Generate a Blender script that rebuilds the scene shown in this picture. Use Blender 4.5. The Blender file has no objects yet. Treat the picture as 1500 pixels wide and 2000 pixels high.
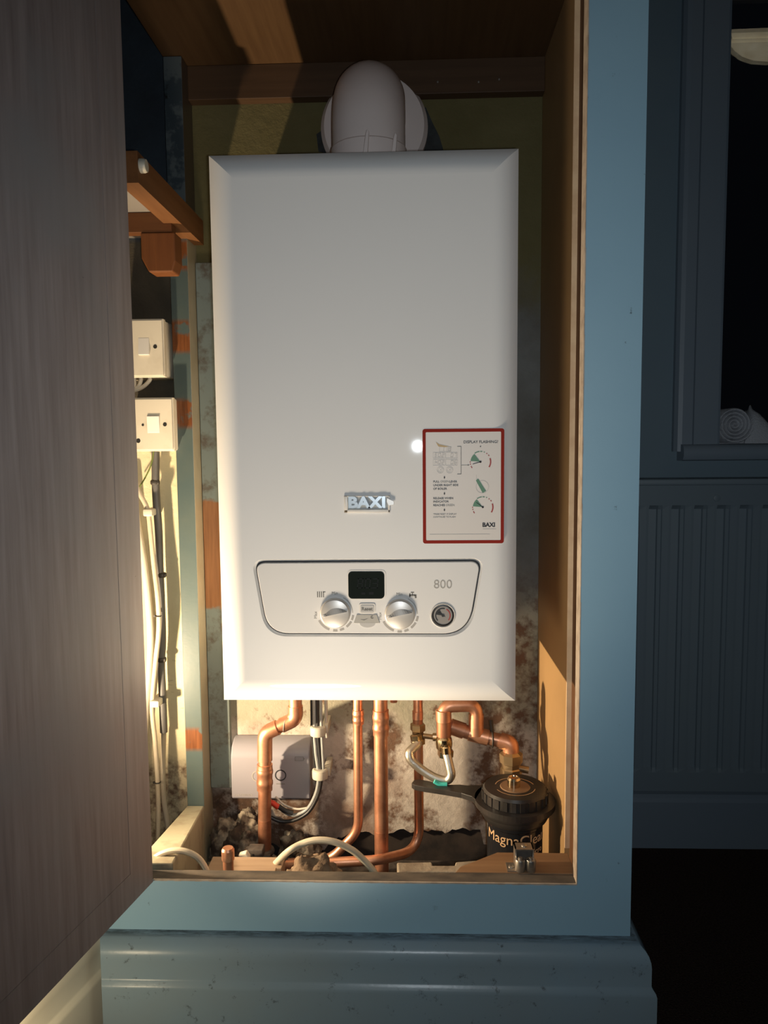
import bpy, bmesh, math, random
from mathutils import Vector, Matrix, noise as mnoise
random.seed(7)
S = bpy.context.scene
COL = S.collection
PI = math.pi
V = Vector

# ------------------------------------------------------------------ camera model
F_PX = 1500.0
def cam_axes(yaw, pitch, roll):
    y, p, r = (math.radians(a) for a in (yaw, pitch, roll))
    Fw = V((-math.sin(y)*math.cos(p), math.cos(y)*math.cos(p), -math.sin(p)))
    R = V((math.cos(y), math.sin(y), 0)); D = Fw.cross(R)
    return R*math.cos(r)+D*math.sin(r), -R*math.sin(r)+D*math.cos(r), Fw
CR, CD, CF = cam_axes(2.1, 5.05, 0.53)
CAM = V((0, -.955, .835))
def ray(px, py): return CF + CR*((px-750)/F_PX) + CD*((py-1000)/F_PX)
def aty(px, py, y):
    d = ray(px, py); return CAM + d*((y-CAM.y)/d.y)
def atz(px, py, z):
    d = ray(px, py); return CAM + d*((z-CAM.z)/d.z)
def atx(px, py, x):
    d = ray(px, py); return CAM + d*((x-CAM.x)/d.x)

cd = bpy.data.cameras.new('camera'); co = bpy.data.objects.new('camera', cd); COL.objects.link(co)
m = Matrix((CR, -CD, -CF)).transposed().to_4x4(); m.translation = CAM
co.matrix_world = m
cd.sensor_fit = 'VERTICAL'; cd.sensor_height = 24.0; cd.sensor_width = 18.0
cd.lens = 24.0*F_PX/2000.0; cd.clip_start = .02
S.camera = co
S.view_settings.view_transform = 'Standard'; S.view_settings.look = 'None'
S.view_settings.gamma = 1.0; S.view_settings.exposure = 0.0
S.view_settings.use_curve_mapping = False
w = bpy.data.worlds.new('night'); S.world = w; w.use_nodes = True
w.node_tree.nodes['Background'].inputs[0].default_value = (.0012, .0014, .002, 1)
w.node_tree.nodes['Background'].inputs[1].default_value = 1.0

# ------------------------------------------------------------------ materials
def srgb(r, g, b):
    f = lambda c: (c/255/12.92) if c/255 <= .04045 else ((c/255+.055)/1.055)**2.4
    return (f(r), f(g), f(b))
def nt(name):
    mt = bpy.data.materials.new(name); mt.use_nodes = True
    n = mt.node_tree; return mt, n, n.nodes['Principled BSDF']
def node(n, t, **kw):
    x = n.nodes.new(t)
    for k, v in kw.items():
        if k in x.inputs: x.inputs[k].default_value = v
        else: setattr(x, k, v)
    return x
def mixc(n, fac, a, b):
    x = n.nodes.new('ShaderNodeMix'); x.data_type = 'RGBA'
    for sock, val in ((x.inputs[0], fac), (x.inputs[6], a), (x.inputs[7], b)):
        if hasattr(val, 'links') or isinstance(val, bpy.types.NodeSocket): n.links.new(val, sock)
        else: sock.default_value = val if isinstance(val, float) else (*val, 1)
    return x.outputs[2]
def coords(n, scale=(1, 1, 1)):
    tc = n.nodes.new('ShaderNodeTexCoord'); mp = n.nodes.new('ShaderNodeMapping')
    mp.inputs['Scale'].default_value = scale
    n.links.new(tc.outputs['Object'], mp.inputs[0]); return mp.outputs[0]
def noise(n, vec, scale, detail=5, rough=.55):
    x = node(n, 'ShaderNodeTexNoise', Scale=scale, Detail=detail, Roughness=rough)
    n.links.new(vec, x.inputs['Vector']); return x.outputs['Fac']
def ramp(n, fac, lo, hi):
    x = n.nodes.new('ShaderNodeMapRange'); x.clamp = True
    x.inputs[1].default_value = lo; x.inputs[2].default_value = hi
    n.links.new(fac, x.inputs[0]); return x.outputs[0]
def mth(n, op, a, b=None):
    x = n.nodes.new('ShaderNodeMath'); x.operation = op
    for i, v in enumerate((a, b)):
        if v is None: continue
        if isinstance(v, bpy.types.NodeSocket): n.links.new(v, x.inputs[i])
        else: x.inputs[i].default_value = v
    return x.outputs[0]
def bump(n, p, h, strength=.3, dist=.002):
    b = node(n, 'ShaderNodeBump', Strength=strength, Distance=dist)
    n.links.new(h, b.inputs['Height']); n.links.new(b.outputs[0], p.inputs['Normal'])
def mat(name, c, rough=.5, metal=0., c2=None, ns=30., lo=.4, hi=.65, bp=0., bs=None, scale=(1, 1, 1), spec=.5, coat=0.):
    mt, n, p = nt(name)
    p.inputs['Base Color'].default_value = (*c, 1); p.inputs['Roughness'].default_value = rough
    p.inputs['Metallic'].default_value = metal; p.inputs['Specular IOR Level'].default_value = spec
    if coat: p.inputs['Coat Weight'].default_value = coat; p.inputs['Coat Roughness'].default_value = .05
    vec = coords(n, scale)
    if c2:
        n.links.new(mixc(n, ramp(n, noise(n, vec, ns), lo, hi), c, c2), p.inputs['Base Color'])
    if bp: bump(n, p, noise(n, vec, bs or ns*4), bp)
    return mt

def paint_blue_mat():
    mt, n, p = nt('blue eggshell paint'); vec = coords(n)
    base = mixc(n, ramp(n, noise(n, vec, 6), .35, .7), (.27, .45, .575), (.29, .475, .595))
    specks = ramp(n, noise(n, vec, 55, 6, .7), .645, .70)
    zone = ramp(n, noise(n, vec, 9), .45, .62)
    c = mixc(n, mth(n, 'MULTIPLY', mth(n, 'MULTIPLY', specks, zone), .8), base, (.035, .032, .03))
    n.links.new(c, p.inputs['Base Color']); p.inputs['Roughness'].default_value = .38
    bump(n, p, noise(n, vec, 260), .08, .001); return mt
def dirty_blue_mat():
    mt, n, p = nt('grubby blue gloss paint'); vec = coords(n)
    base = mixc(n, ramp(n, noise(n, vec, 7), .3, .75), (.215, .31, .38), (.225, .29, .325))
    specks = ramp(n, noise(n, vec, 50, 7, .75), .60, .68)
    geo = n.nodes.new('ShaderNodeNewGeometry'); sx = n.nodes.new('ShaderNodeSeparateXYZ')
    n.links.new(geo.outputs['Position'], sx.inputs[0])
    top = ramp(n, sx.outputs[2], .1932, .1958)     # grime lying on the top ledge
    streak = ramp(n, noise(n, coords(n, (4, 30, 30)), 8, 6, .7), .38, .6)
    d = mth(n, 'MAXIMUM', mth(n, 'MULTIPLY', specks, .65), mth(n, 'MULTIPLY', mth(n, 'MULTIPLY', top, streak), .75))
    n.links.new(mixc(n, d, base, (.03, .026, .022)), p.inputs['Base Color'])
    p.inputs['Roughness'].default_value = .26; p.inputs['Specular IOR Level'].default_value = .3; bump(n, p, noise(n, vec, 180), .1, .001); return mt
def wood_mat(name, c, c2, axis=2, rough=.6, spec=.35):
    mt, n, p = nt(name); sc = [28, 28, 28]; sc[axis] = 1.6
    vec = coords(n, tuple(sc))
    g = noise(n, vec, 3.2, 6, .6)
    n.links.new(mixc(n, ramp(n, g, .35, .68), c, c2), p.inputs['Base Color'])
    p.inputs['Roughness'].default_value = rough; p.inputs['Specular IOR Level'].default_value = spec
    bump(n, p, g, .12, .001); return mt
def back_wall_mat():
    mt, n, p = nt('old stained plaster'); vec = coords(n)
    geo = n.nodes.new('ShaderNodeNewGeometry'); sx = n.nodes.new('ShaderNodeSeparateXYZ')
    n.links.new(geo.outputs['Position'], sx.inputs[0]); X, Z = sx.outputs[0], sx.outputs[2]
    wob = mth(n, 'MULTIPLY', mth(n, 'SUBTRACT', noise(n, vec, 14, 6, .65), .5), .16)
    Zw = mth(n, 'ADD', Z, wob); Xw = mth(n, 'ADD', X, mth(n, 'MULTIPLY', wob, .15))
    big = noise(n, vec, 9, 7, .62); fine = noise(n, vec, 34, 7, .7)
    cream = mixc(n, ramp(n, fine, .35, .65), (.44, .39, .33), (.58, .525, .455))
    olive = mixc(n, ramp(n, big, .3, .7), (.115, .095, .032), (.15, .125, .05))
    grey = mixc(n, ramp(n, big, .35, .65), (.20, .20, .185), (.12, .11, .09))
    yellow = mixc(n, ramp(n, big, .3, .75), (.58, .50, .31), (.70, .62, .42))
    navy = mixc(n, ramp(n, big, .4, .7), (.028, .040, .053), (.018, .023, .03))
    dirt = mixc(n, ramp(n, fine, .3, .6), (.035, .02, .012), (.13, .07, .04))
    # lower wall: bare plaster with soot and damp
    low = mixc(n, ramp(n, noise(n, vec, 8.5, 9, .72), .50, .585), cream, dirt)
    low = mixc(n, mth(n, 'MULTIPLY', ramp(n, noise(n, coords(n, (1, 1, 1)), 5.5, 4), .52, .66), .75), low, (.16, .085, .05))
    foot = mth(n, 'MULTIPLY', mth(n, 'MULTIPLY', ramp(n, Zw, .262, .215), ramp(n, noise(n, vec, 16, 7, .7), .62, .50)), ramp(n, X, -.10, -.18))
    low = mixc(n, foot, low, dirt)
    green = mixc(n, ramp(n, big, .35, .6), (.24, .235, .17), (.31, .285, .215))
    low = mixc(n, ramp(n, Zw, .33, .37), low, mixc(n, ramp(n, fine, .56, .64), green, dirt))
    low = mixc(n, mth(n, 'MULTIPLY', ramp(n, X, .085, .10), ramp(n, fine, .40, .56)), low, dirt)
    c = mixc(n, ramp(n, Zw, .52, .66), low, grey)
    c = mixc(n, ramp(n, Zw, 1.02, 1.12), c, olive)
    left = mixc(n, ramp(n, Zw, .26, .30), mixc(n, ramp(n, fine, .45, .6), (.5, .42, .28), dirt), yellow)
    scr = ramp(n, noise(n, coords(n, (9, 9, 40)), 3, 6, .7), .62, .7)
    left = mixc(n, mth(n, 'MULTIPLY', mth(n, 'MULTIPLY', scr, ramp(n, Z, .62, .40)), .8), left, (.16, .11, .06))
    left = mixc(n, ramp(n, Zw, .84, .90), left, mixc(n, ramp(n, big, .35, .65), (.075, .062, .040), (.045, .036, .024)))  # dark brown above the switches: shade painted into the wall colour
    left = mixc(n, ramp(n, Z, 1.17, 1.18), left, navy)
    lm = ramp(n, X, -.366, -.37)
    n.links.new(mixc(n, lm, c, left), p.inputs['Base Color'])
    p.inputs['Roughness'].default_value = .85
    bump(n, p, noise(n, vec, 40, 8, .7), .5, .006); return mt
def stud_mat():
    mt, n, p = nt('flaking pale blue paint on timber'); vec = coords(n)
    geo = n.nodes.new('ShaderNodeNewGeometry'); sx = n.nodes.new('ShaderNodeSeparateXYZ')
    n.links.new(geo.outputs['Position'], sx.inputs[0]); Z = sx.outputs[2]
    sn = n.nodes.new('ShaderNodeSeparateXYZ'); n.links.new(geo.outputs['Normal'], sn.inputs[0])
    blue = mixc(n, ramp(n, noise(n, vec, 20), .3, .7), (.052, .076, .078), (.066, .086, .08))
    bare = mixc(n, ramp(n, noise(n, coords(n, (90, 90, 5)), 3), .35, .65), (.16, .055, .017), (.10, .032, .009))
    def band(z0, z1):
        return mth(n, 'MULTIPLY', ramp(n, Z, z0-.004, z0+.004), ramp(n, Z, z1+.004, z1-.004))
    bands = mth(n, 'MAXIMUM', band(.985, 1.035), mth(n, 'MAXIMUM', band(1.115, 1.16), band(.865, .91)))
    bands = mth(n, 'MAXIMUM', bands, band(.325, .362))
    patch = mth(n, 'MULTIPLY', bands, ramp(n, noise(n, vec, 42), .38, .46))
    cream = mixc(n, ramp(n, noise(n, vec, 25), .3, .7), (.26, .23, .16), (.32, .28, .20))
    up = ramp(n, Z, 1.195, 1.205); pt = ramp(n, noise(n, vec, 22, 5, .65), .47, .54)  # tones above the shelf: its shade put into the colour, plus peeled patches
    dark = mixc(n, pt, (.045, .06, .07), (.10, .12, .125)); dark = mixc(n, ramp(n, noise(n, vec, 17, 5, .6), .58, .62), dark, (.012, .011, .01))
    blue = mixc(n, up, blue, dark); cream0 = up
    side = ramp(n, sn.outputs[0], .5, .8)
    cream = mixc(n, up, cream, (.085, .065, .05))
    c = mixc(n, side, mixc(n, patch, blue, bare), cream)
    c = mixc(n, ramp(n, noise(n, vec, 60, 6, .7), .68, .74), c, (.08, .06, .04))
    n.links.new(c, p.inputs['Base Color']); p.inputs['Roughness'].default_value = .33
    bump(n, p, noise(n, coords(n, (1, 1, 2.2)), 110), .12, .001); return mt
def batten_mat():
    mt, n, p = nt('grey blue paint worn to wood'); vec = coords(n)
    geo = n.nodes.new('ShaderNodeNewGeometry'); sx = n.nodes.new('ShaderNodeSeparateXYZ')
    n.links.new(geo.outputs['Position'], sx.inputs[0])
    Z = mth(n, 'ADD', sx.outputs[2], mth(n, 'MULTIPLY', mth(n, 'SUBTRACT', noise(n, vec, 40), .5), .03))
    bare = mth(n, 'MULTIPLY', ramp(n, Z, .555, .56), ramp(n, Z, .745, .74))
    blue = mixc(n, ramp(n, noise(n, vec, 30, 6, .7), .5, .66), (.17, .205, .19), (.10, .085, .065))
    wood = mixc(n, ramp(n, noise(n, coords(n, (60, 60, 4)), 3), .35, .65), (.27, .12, .045), (.20, .085, .03))
    n.links.new(mixc(n, bare, blue, wood), p.inputs['Base Color']); p.inputs['Roughness'].default_value = .6
    return mt
def copper_mat(name='copper', c=(.74, .39, .245), c2=(.54, .235, .13), rough=.3):
    mt, n, p = nt(name); vec = coords(n)
    n.links.new(mixc(n, ramp(n, noise(n, vec, 26, 6, .65), .38, .68), c, c2), p.inputs['Base Color'])
    p.inputs['Metallic'].default_value = .82
    rr = n.nodes.new('ShaderNodeMapRange'); rr.inputs[3].default_value = rough; rr.inputs[4].default_value = rough+.22
    n.links.new(noise(n, vec, 40), rr.inputs[0]); n.links.new(rr.outputs[0], p.inputs['Roughness'])
    return mt
def braid_mat():
    mt, n, p = nt('braided steel'); vec = coords(n)
    ck = node(n, 'ShaderNodeTexVoronoi', Scale=1100.); n.links.new(vec, ck.inputs['Vector'])
    p.inputs['Base Color'].default_value = (.60, .55, .46, 1); p.inputs['Metallic'].default_value = .9
    p.inputs['Roughness'].default_value = .32; bump(n, p, ck.outputs['Distance'], .35, .0006); return mt
def carpet_mat():
    mt, n, p = nt('dark brown carpet'); vec = coords(n)
    n.links.new(mixc(n, ramp(n, noise(n, vec, 320, 3), .3, .7), (.028, .018, .014), (.075, .048, .036)), p.inputs['Base Color'])
    p.inputs['Roughness'].default_value = .95; p.inputs['Specular IOR Level'].default_value = .1
    bump(n, p, noise(n, vec, 420, 3), .9, .008); return mt
def door_mat():
    mt, n, p = nt('primed wood door'); vec = coords(n, (40, 40, 2.2))
    g = noise(n, vec, 2.4, 6, .6); bl = noise(n, coords(n), 5, 4)
    c = mixc(n, ramp(n, g, .3, .7), (.195, .16, .155), (.30, .255, .245))
    c = mixc(n, ramp(n, bl, .52, .72), c, (.23, .215, .215))
    spk = ramp(n, noise(n, coords(n), 90, 4, .7), .745, .76)
    c = mixc(n, spk, c, (.06, .045, .04))
    n.links.new(c, p.inputs['Base Color']); p.inputs['Roughness'].default_value = .55
    bump(n, p, g, .25, .001); return mt
def glass_mat():
    mt, n, p = nt('window glass'); o = n.nodes['Material Output']
    g = node(n, 'ShaderNodeBsdfGlossy', Roughness=.0); t = n.nodes.new('ShaderNodeBsdfTransparent')
    t.inputs[0].default_value = (.96, .97, .97, 1)
    mx = n.nodes.new('ShaderNodeMixShader'); mx.inputs[0].default_value = .09
    n.links.new(t.outputs[0], mx.inputs[1]); n.links.new(g.outputs[0], mx.inputs[2]); n.links.new(mx.outputs[0], o.inputs[0])
    return mt
def lamp_mat():
    mt, n, p = nt('lit marbled glass shade'); vec = coords(n)
    c = mixc(n, ramp(n, noise(n, vec, 14, 6, .6), .35, .7), (.62, .50, .30), (.95, .86, .62))
    p.inputs['Base Color'].default_value = (.7, .65, .5, 1)
    n.links.new(c, p.inputs['Emission Color']); p.inputs['Emission Strength'].default_value = 1.1; return mt
def towel_mat():
    mt, n, p = nt('white terry cloth'); vec = coords(n)
    p.inputs['Base Color'].default_value = (.50, .52, .56, 1); p.inputs['Roughness'].default_value = .95
    bump(n, p, noise(n, vec, 380, 3), .8, .004); return mt

M = dict(
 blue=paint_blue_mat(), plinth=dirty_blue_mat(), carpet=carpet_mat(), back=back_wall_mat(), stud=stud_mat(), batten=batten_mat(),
 door=door_mat(), glass=glass_mat(), lamp=lamp_mat(), towel=towel_mat(), copper=copper_mat(), copper_dull=copper_mat('tarnished copper', (.50, .23, .13), (.28, .12, .07), .42), braid=braid_mat(),
 wallblue=mat('blue wall emulsion', (.16, .225, .27), .7, c2=(.18, .245, .285), ns=3, bp=.1, bs=120),
 trimblue=mat('blue trim gloss', (.20, .25, .30), .45, c2=(.215, .26, .305), ns=4),
 radblue=mat('blue radiator enamel', (.17, .215, .25), .5, c2=(.175, .22, .245), ns=4),
 sill=mat('dusty bare timber edge', (.15, .12, .09), .85, c2=(.06, .052, .045), ns=28, lo=.38, hi=.62, bp=.4, scale=(.5, 1, 1)),
 chip_lit=mat('chipped and lit paint edge', (.50, .42, .34), .7, c2=(.36, .29, .23), ns=60),
 mdf=mat('tan hardboard', (.43, .262, .115), .5, c2=(.385, .235, .103), ns=8),
 mdf_edge=mat('cut board edge', (.72, .52, .32), .7, c2=(.62, .42, .25), ns=40),
 jamb=wood_mat('brown timber', (.13, .055, .02), (.095, .04, .014)),
 jambpale=wood_mat('pale planed timber', (.62, .45, .28), (.55, .38, .22)),
 top=wood_mat('brown ply', (.10, .052, .02), (.075, .036, .013), axis=1),
 beam=wood_mat('dark stained beam', (.085, .045, .022), (.065, .034, .016), axis=0),
 rail=wood_mat('orange pine', (.155, .064, .02), (.115, .044, .012), axis=1),
 railx=wood_mat('orange pine crosswise', (.12, .042, .010), (.09, .03, .007), axis=0),
 block=wood_mat('orange pine block', (.145, .047, .010), (.105, .032, .006), axis=2),
 catchboard=wood_mat('bare pine board', (.33, .19, .095), (.25, .135, .065), axis=0),
 plank=wood_mat('pale pine planks', (.34, .24, .16), (.26, .175, .11), axis=0),
 floorbatten=mat('cream painted timber', (.34, .31, .22), .45, c2=(.20, .15, .10), ns=22, lo=.48, hi=.7, bp=.15),
 enamel=mat('white gloss enamel', (.80, .79, .77), .03, c2=(.81, .80, .78), ns=4, spec=.28),
 panel=mat('warm white plastic', (.74, .72, .69), .35),
 lcd=mat('dark display glass', (.012, .016, .014), .12),
 lcdseg=mat('display segment', (.004, .005, .004), .3),
 silver=mat('brushed silver plastic', (.60, .57, .53), .38, metal=.45),
 chrome=mat('chrome', (.62, .70, .76), .22, metal=.45),
 ink=mat('grey print', (.16, .155, .14), .6), black_ink=mat('black print', (.018, .018, .02), .6),
 pale_ink=mat('faint grey print', (.36, .34, .31), .6), faint=mat('faintest print', (.56, .53, .49), .6),
 tinted=mat('smoked tab', (.42, .40, .36), .4),
 sticker=mat('sticker film', (.72, .67, .62), .4, spec=.25), red=mat('sticker red', (.26, .022, .014), .75, spec=.15), redp=mat('dial red', (.35, .04, .03), .5),
 green=mat('print green', (.10, .23, .14), .5), tan=mat('torn paper', (.55, .40, .22), .8),
 flue=mat('flue white plastic', (.72, .62, .58), .42, c2=(.76, .66, .62), ns=8), 
 dial=mat('dial face', (.30, .28, .26), .25),
 wht=mat('white plastic', (.74, .70, .64), .38), wht2=mat('yellowed white plastic', (.62, .56, .45), .45, c2=(.48, .42, .32), ns=20, lo=.5, hi=.8),
 boxwht=mat('white appliance plastic', (.285, .275, .305), .4), hole=mat('dark recess', (.01, .009, .008), .8),
 cable=mat('cream cable sheath', (.52, .45, .34), .5, c2=(.44, .37, .27), ns=18), cablew=mat('white cable sheath', (.52, .48, .41), .45),
 greyc=mat('grey cable sheath', (.10, .095, .09), .5, c2=(.075, .07, .065), ns=18), blackc=mat('black cable sheath', (.02, .02, .021), .4),
 greyc2=mat('pale grey sheath', (.30, .31, .30), .4),
 earth=mat('green yellow sheath', (.10, .13, .025), .5), tie=mat('dark tie', (.03, .025, .02), .6),
 redplug=mat('red plastic', (.60, .045, .02), .35), clipw=mat('ivory clip plastic', (.48, .45, .37), .45),
 brass=mat('nickel brass', (.66, .52, .34), .2, metal=1., c2=(.5, .38, .22), ns=60), brassd=mat('dull brass', (.46, .33, .19), .36, metal=.9),
 teal=mat('teal tape', (.06, .50, .45), .4),
 blackp=mat('black moulded plastic', (.02, .019, .018), .36, c2=(.035, .03, .027), ns=20), blackg=mat('black glossy canister', (.016, .016, .018), .16),
 gold=mat('copper coloured print', (.62, .40, .22), .4), capd=mat('bronze cap face', (.22, .13, .07), .4),
 metal=mat('galvanised metal', (.55, .50, .44), .38, metal=.9, c2=(.35, .32, .28), ns=50),
 mortar=mat('dark mortar', (.04, .045, .045), .95, c2=(.02, .02, .02), ns=40, bp=.8),
 brick=mat('sooty masonry', (.035, .024, .018), .95, c2=(.012, .009, .008), ns=24, bp=.8, bs=40),
 rubble=mat('crumbled plaster', (.30, .255, .19), .95, c2=(.05, .034, .024), ns=40, lo=.40, hi=.56, bp=.9, bs=90),
 slab=mat('concrete', (.36, .30, .22), .9, c2=(.22, .17, .12), ns=30, bp=.6, bs=120),
 rag=mat('matted lagging', (.21, .145, .09), .95, c2=(.12, .075, .045), ns=50, bp=.9, bs=160),
 skirt_cream=mat('pale gloss skirting paint', (.72, .68, .54), .35, c2=(.66, .61, .48), ns=10),
 shelfpaint=mat('dull cream shelf paint', (.20, .18, .16), .7),
 dustc=mat('dusty dark clip metal', (.075, .06, .05), .6, c2=(.025, .02, .018), ns=60),
 ceiling=mat('white ceiling', (.6, .6, .58), .9), dust=mat('dark dust', (.05, .04, .034), .95, c2=(.10, .08, .065), ns=60, bp=.5),
)

# ------------------------------------------------------------------ mesh helpers
class MB:
    def __init__(s): s.b = bmesh.new()
    def box(s, a, b, bev=0., seg=2):
        a, b = V(a), V(b)
        lo = V([min(a[i], b[i]) for i in range(3)]); hi = V([max(a[i], b[i]) for i in range(3)])
        r = bmesh.ops.create_cube(s.b, size=1.0); vs = r['verts']
        for v in vs: v.co = V([lo[i]+(v.co[i]+.5)*(hi[i]-lo[i]) for i in range(3)])
        if bev:
            es = list({e for v in vs for e in v.link_edges})
            bmesh.ops.bevel(s.b, geom=es, offset=bev, segments=seg, affect='EDGES', profile=.5)
        return s
    def tube(s, pts, r, seg=16, caps=True):
        pts = [V(p) for p in pts]; n = len(pts); rings = []
        rr = r if callable(r) else (lambda t: r)
        T = [(pts[min(i+1, n-1)]-pts[max(i-1, 0)]).normalized() for i in range(n)]
        u = T[0].orthogonal().normalized()
        for i in range(n):
            if i:
                ax = T[i-1].cross(T[i])
                if ax.length > 1e-7:
                    u = Matrix.Rotation(T[i-1].angle(T[i]), 3, ax.normalized()) @ u
            u = (u - T[i]*u.dot(T[i])).normalized(); v = T[i].cross(u)
            q = rr(i/(n-1))
            rings.append([s.b.verts.new(pts[i]+(u*math.cos(2*PI*k/seg)+v*math.sin(2*PI*k/seg))*q) for k in range(seg)])
        for i in range(n-1):
            for k in range(seg):
                s.b.faces.new((rings[i][k], rings[i][(k+1) % seg], rings[i+1][(k+1) % seg], rings[i+1][k]))
        if caps:
            s.b.faces.new(rings[0][::-1]); s.b.faces.new(rings[-1])
        return s
    def cyl(s, p0, p1, r, seg=24): return s.tube([p0, p1], r, seg)
    def lathe(s, o, axis, prof, seg=40):   # prof: (radius, distance along axis)
        o, axis = V(o), V(axis).normalized(); u = axis.orthogonal().normalized(); v = axis.cross(u); rings = []
        for r, h in prof:
            if r < 1e-6: rings.append([s.b.verts.new(o+axis*h)])
            else: rings.append([s.b.verts.new(o+axis*h+(u*math.cos(2*PI*k/seg)+v*math.sin(2*PI*k/seg))*r) for k in range(seg)])
        for a, b in zip(rings, rings[1:]):
            for k in range(seg):
                k2 = (k+1) % seg
                f = ([a[k], a[k2], b[k2], b[k]] if len(a) > 1 and len(b) > 1 else
                     [a[0], b[k2], b[k]] if len(a) == 1 and len(b) > 1 else [a[k], a[k2], b[0]] if len(b) == 1 and len(a) > 1 else None)
                if f: s.b.faces.new(f)
        for end, rev in ((rings[0], True), (rings[-1], False)):
            if len(end) > 1 and (rings[0] is not rings[-1]): s.b.faces.new(end[::-1] if rev else end)
        return s
    def prism(s, pts, d):    # planar polygon pts extruded by vector d
        d = V(d); a = [s.b.verts.new(V(p)) for p in pts]; b = [s.b.verts.new(V(p)+d) for p in pts]; n = len(pts)
        s.b.faces.new(a[::-1]); s.b.faces.new(b)
        for i in range(n): s.b.faces.new((a[i], a[(i+1) % n], b[(i+1) % n], b[i]))
        return s
    def quad(s, *p): s.b.faces.new([s.b.verts.new(V(q)) for q in p]); return s
    def strip(s, A, B, close=False):
        a = [s.b.verts.new(V(p)) for p in A]; b = [s.b.verts.new(V(p)) for p in B]; n = len(a)
        for i in range(n if close else n-1):
            j = (i+1) % n; s.b.faces.new((a[i], a[j], b[j], b[i]))
        return s
    def grid(s, rows):
        g = [[s.b.verts.new(V(p)) for p in r] for r in rows]
        for i in range(len(g)-1):
            for j in range(len(g[0])-1): s.b.faces.new((g[i][j], g[i][j+1], g[i+1][j+1], g[i+1][j]))
        return s
    def blob(s, c, r, amp=.35, freq=3., sub=4, seed=0):
        c, r = V(c), V(r)
        q = bmesh.ops.create_icosphere(s.b, subdivisions=sub, radius=1.)
        for v in q['verts']:
            k = 1+amp*mnoise.fractal(v.co*freq*.5+V((seed*3.1, seed*1.7, seed)), 1., 2., 5)
            v.co = V([c[i]+v.co[i]*r[i]*k for i in range(3)])
        return s

def link(o, parent=None):
    COL.objects.link(o)
    if parent is not None:
        o.parent = parent
        o.matrix_parent_inverse = (parent_matrix(parent)).inverted()
    return o
def parent_matrix(o):
    mm = Matrix.Translation(o.location) @ o.rotation_euler.to_matrix().to_4x4()
    if o.parent: mm = parent_matrix(o.parent) @ o.matrix_parent_inverse @ mm
    return mm
def obj(name, mb, m, parent=None, smooth=30, recalc=True, bevel=0.):
    b = mb.b
    if recalc: bmesh.ops.recalc_face_normals(b, faces=b.faces)
    me = bpy.data.meshes.new(name); b.to_mesh(me); b.free()
    me.materials.append(m)
    if smooth:
        me.shade_smooth(); me.set_sharp_from_angle(angle=math.radians(smooth))
    o = bpy.data.objects.new(name, me)
    link(o, parent)
    if bevel:
        bv = o.modifiers.new('edge', 'BEVEL'); bv.width = bevel; bv.segments = 2; bv.limit_method = 'ANGLE'; bv.angle_limit = math.radians(50)
    return o
def rebase(o):            # origin of a one-mesh thing to the middle of its base
    me = o.data; xs = [v.co for v in me.vertices]
    c = V(((min(v.x for v in xs)+max(v.x for v in xs))/2, (min(v.y for v in xs)+max(v.y for v in xs))/2, min(v.z for v in xs)))
    me.transform(Matrix.Translation(-c)); o.location = c; return o
def tag(o, label, cat, group=None):
    o['label'] = label; o['category'] = cat
    if group: o['group'] = group
    if o.type == 'MESH': rebase(o)
    return o
def thing(name, loc, label, cat, group=None):
    o = bpy.data.objects.new(name, None); COL.objects.link(o); o.location = loc; o.empty_display_size = .05
    o['label'] = label; o['category'] = cat
    if group: o['group'] = group
    return o
def struct(o): o['kind'] = 'structure'; return o
def lab(o, t): o['label'] = t; return o
def text(name, body, size, x, y, z, m, parent, align='CENTER', bold=0., ext=.0002, rot=0., sx=1.):
    c = bpy.data.curves.new(name, 'FONT'); c.body = body; c.size = 1.0; c.align_x = align; c.align_y = 'CENTER'
    c.extrude = ext/size; c.offset = 0 if 'M' in body else bold/size; c.resolution_u = 3
    t = bpy.data.objects.new(name, c); COL.objects.link(t)
    me = bpy.data.meshes.new_from_object(t)
    bpy.data.objects.remove(t); bpy.data.curves.remove(c)
    me.name = name; me.transform(Matrix.Scale(size, 4))
    me.transform(Matrix.Translation((x, y, z)) @ Matrix.Rotation(-rot, 4, 'Y') @ Matrix.Rotation(PI/2, 4, 'X') @ Matrix.Diagonal((sx, 1, 1, 1)))
    me.materials.clear(); me.materials.append(m)
    o = bpy.data.objects.new(name, me); link(o, parent); return o
def crom(pts, n=10):
    pts = [V(p) for p in pts]; P = [pts[0]*2-pts[1]]+pts+[pts[-1]*2-pts[-2]]; out = []
    for i in range(1, len(P)-2):
        a, b, c, d = P[i-1:i+3]
        for k in range(n):
            t = k/n
            out.append(.5*((2*b)+(c-a)*t+(2*a-5*b+4*c-d)*t*t+(-a+3*b-3*c+d)*t**3))
    out.append(pts[-1]); return out
def fillet(pts, r, n=8):
    pts = [V(p) for p in pts]; out = [pts[0]]
    for i in range(1, len(pts)-1):
        p, a, b = pts[i], (pts[i-1]-pts[i]), (pts[i+1]-pts[i])
        la, lb = a.length, b.length; a.normalize(); b.normalize(); ang = a.angle(b)
        d = min(r/math.tan(ang/2), la*.48, lb*.48)
        s, e = p+a*d, p+b*d
        for k in range(n+1):
            t = k/n; out.append(s*(1-t)**2+p*2*t*(1-t)+e*t*t)
    out.append(pts[-1]); return out
def arc(cx, cz, r, a0, a1, n, y):   # angles in degrees, 0 = right, 90 = up
    return [V((cx+r*math.cos(math.radians(a0+(a1-a0)*k/n)), y, cz+r*math.sin(math.radians(a0+(a1-a0)*k/n)))) for k in range(n+1)]
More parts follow.
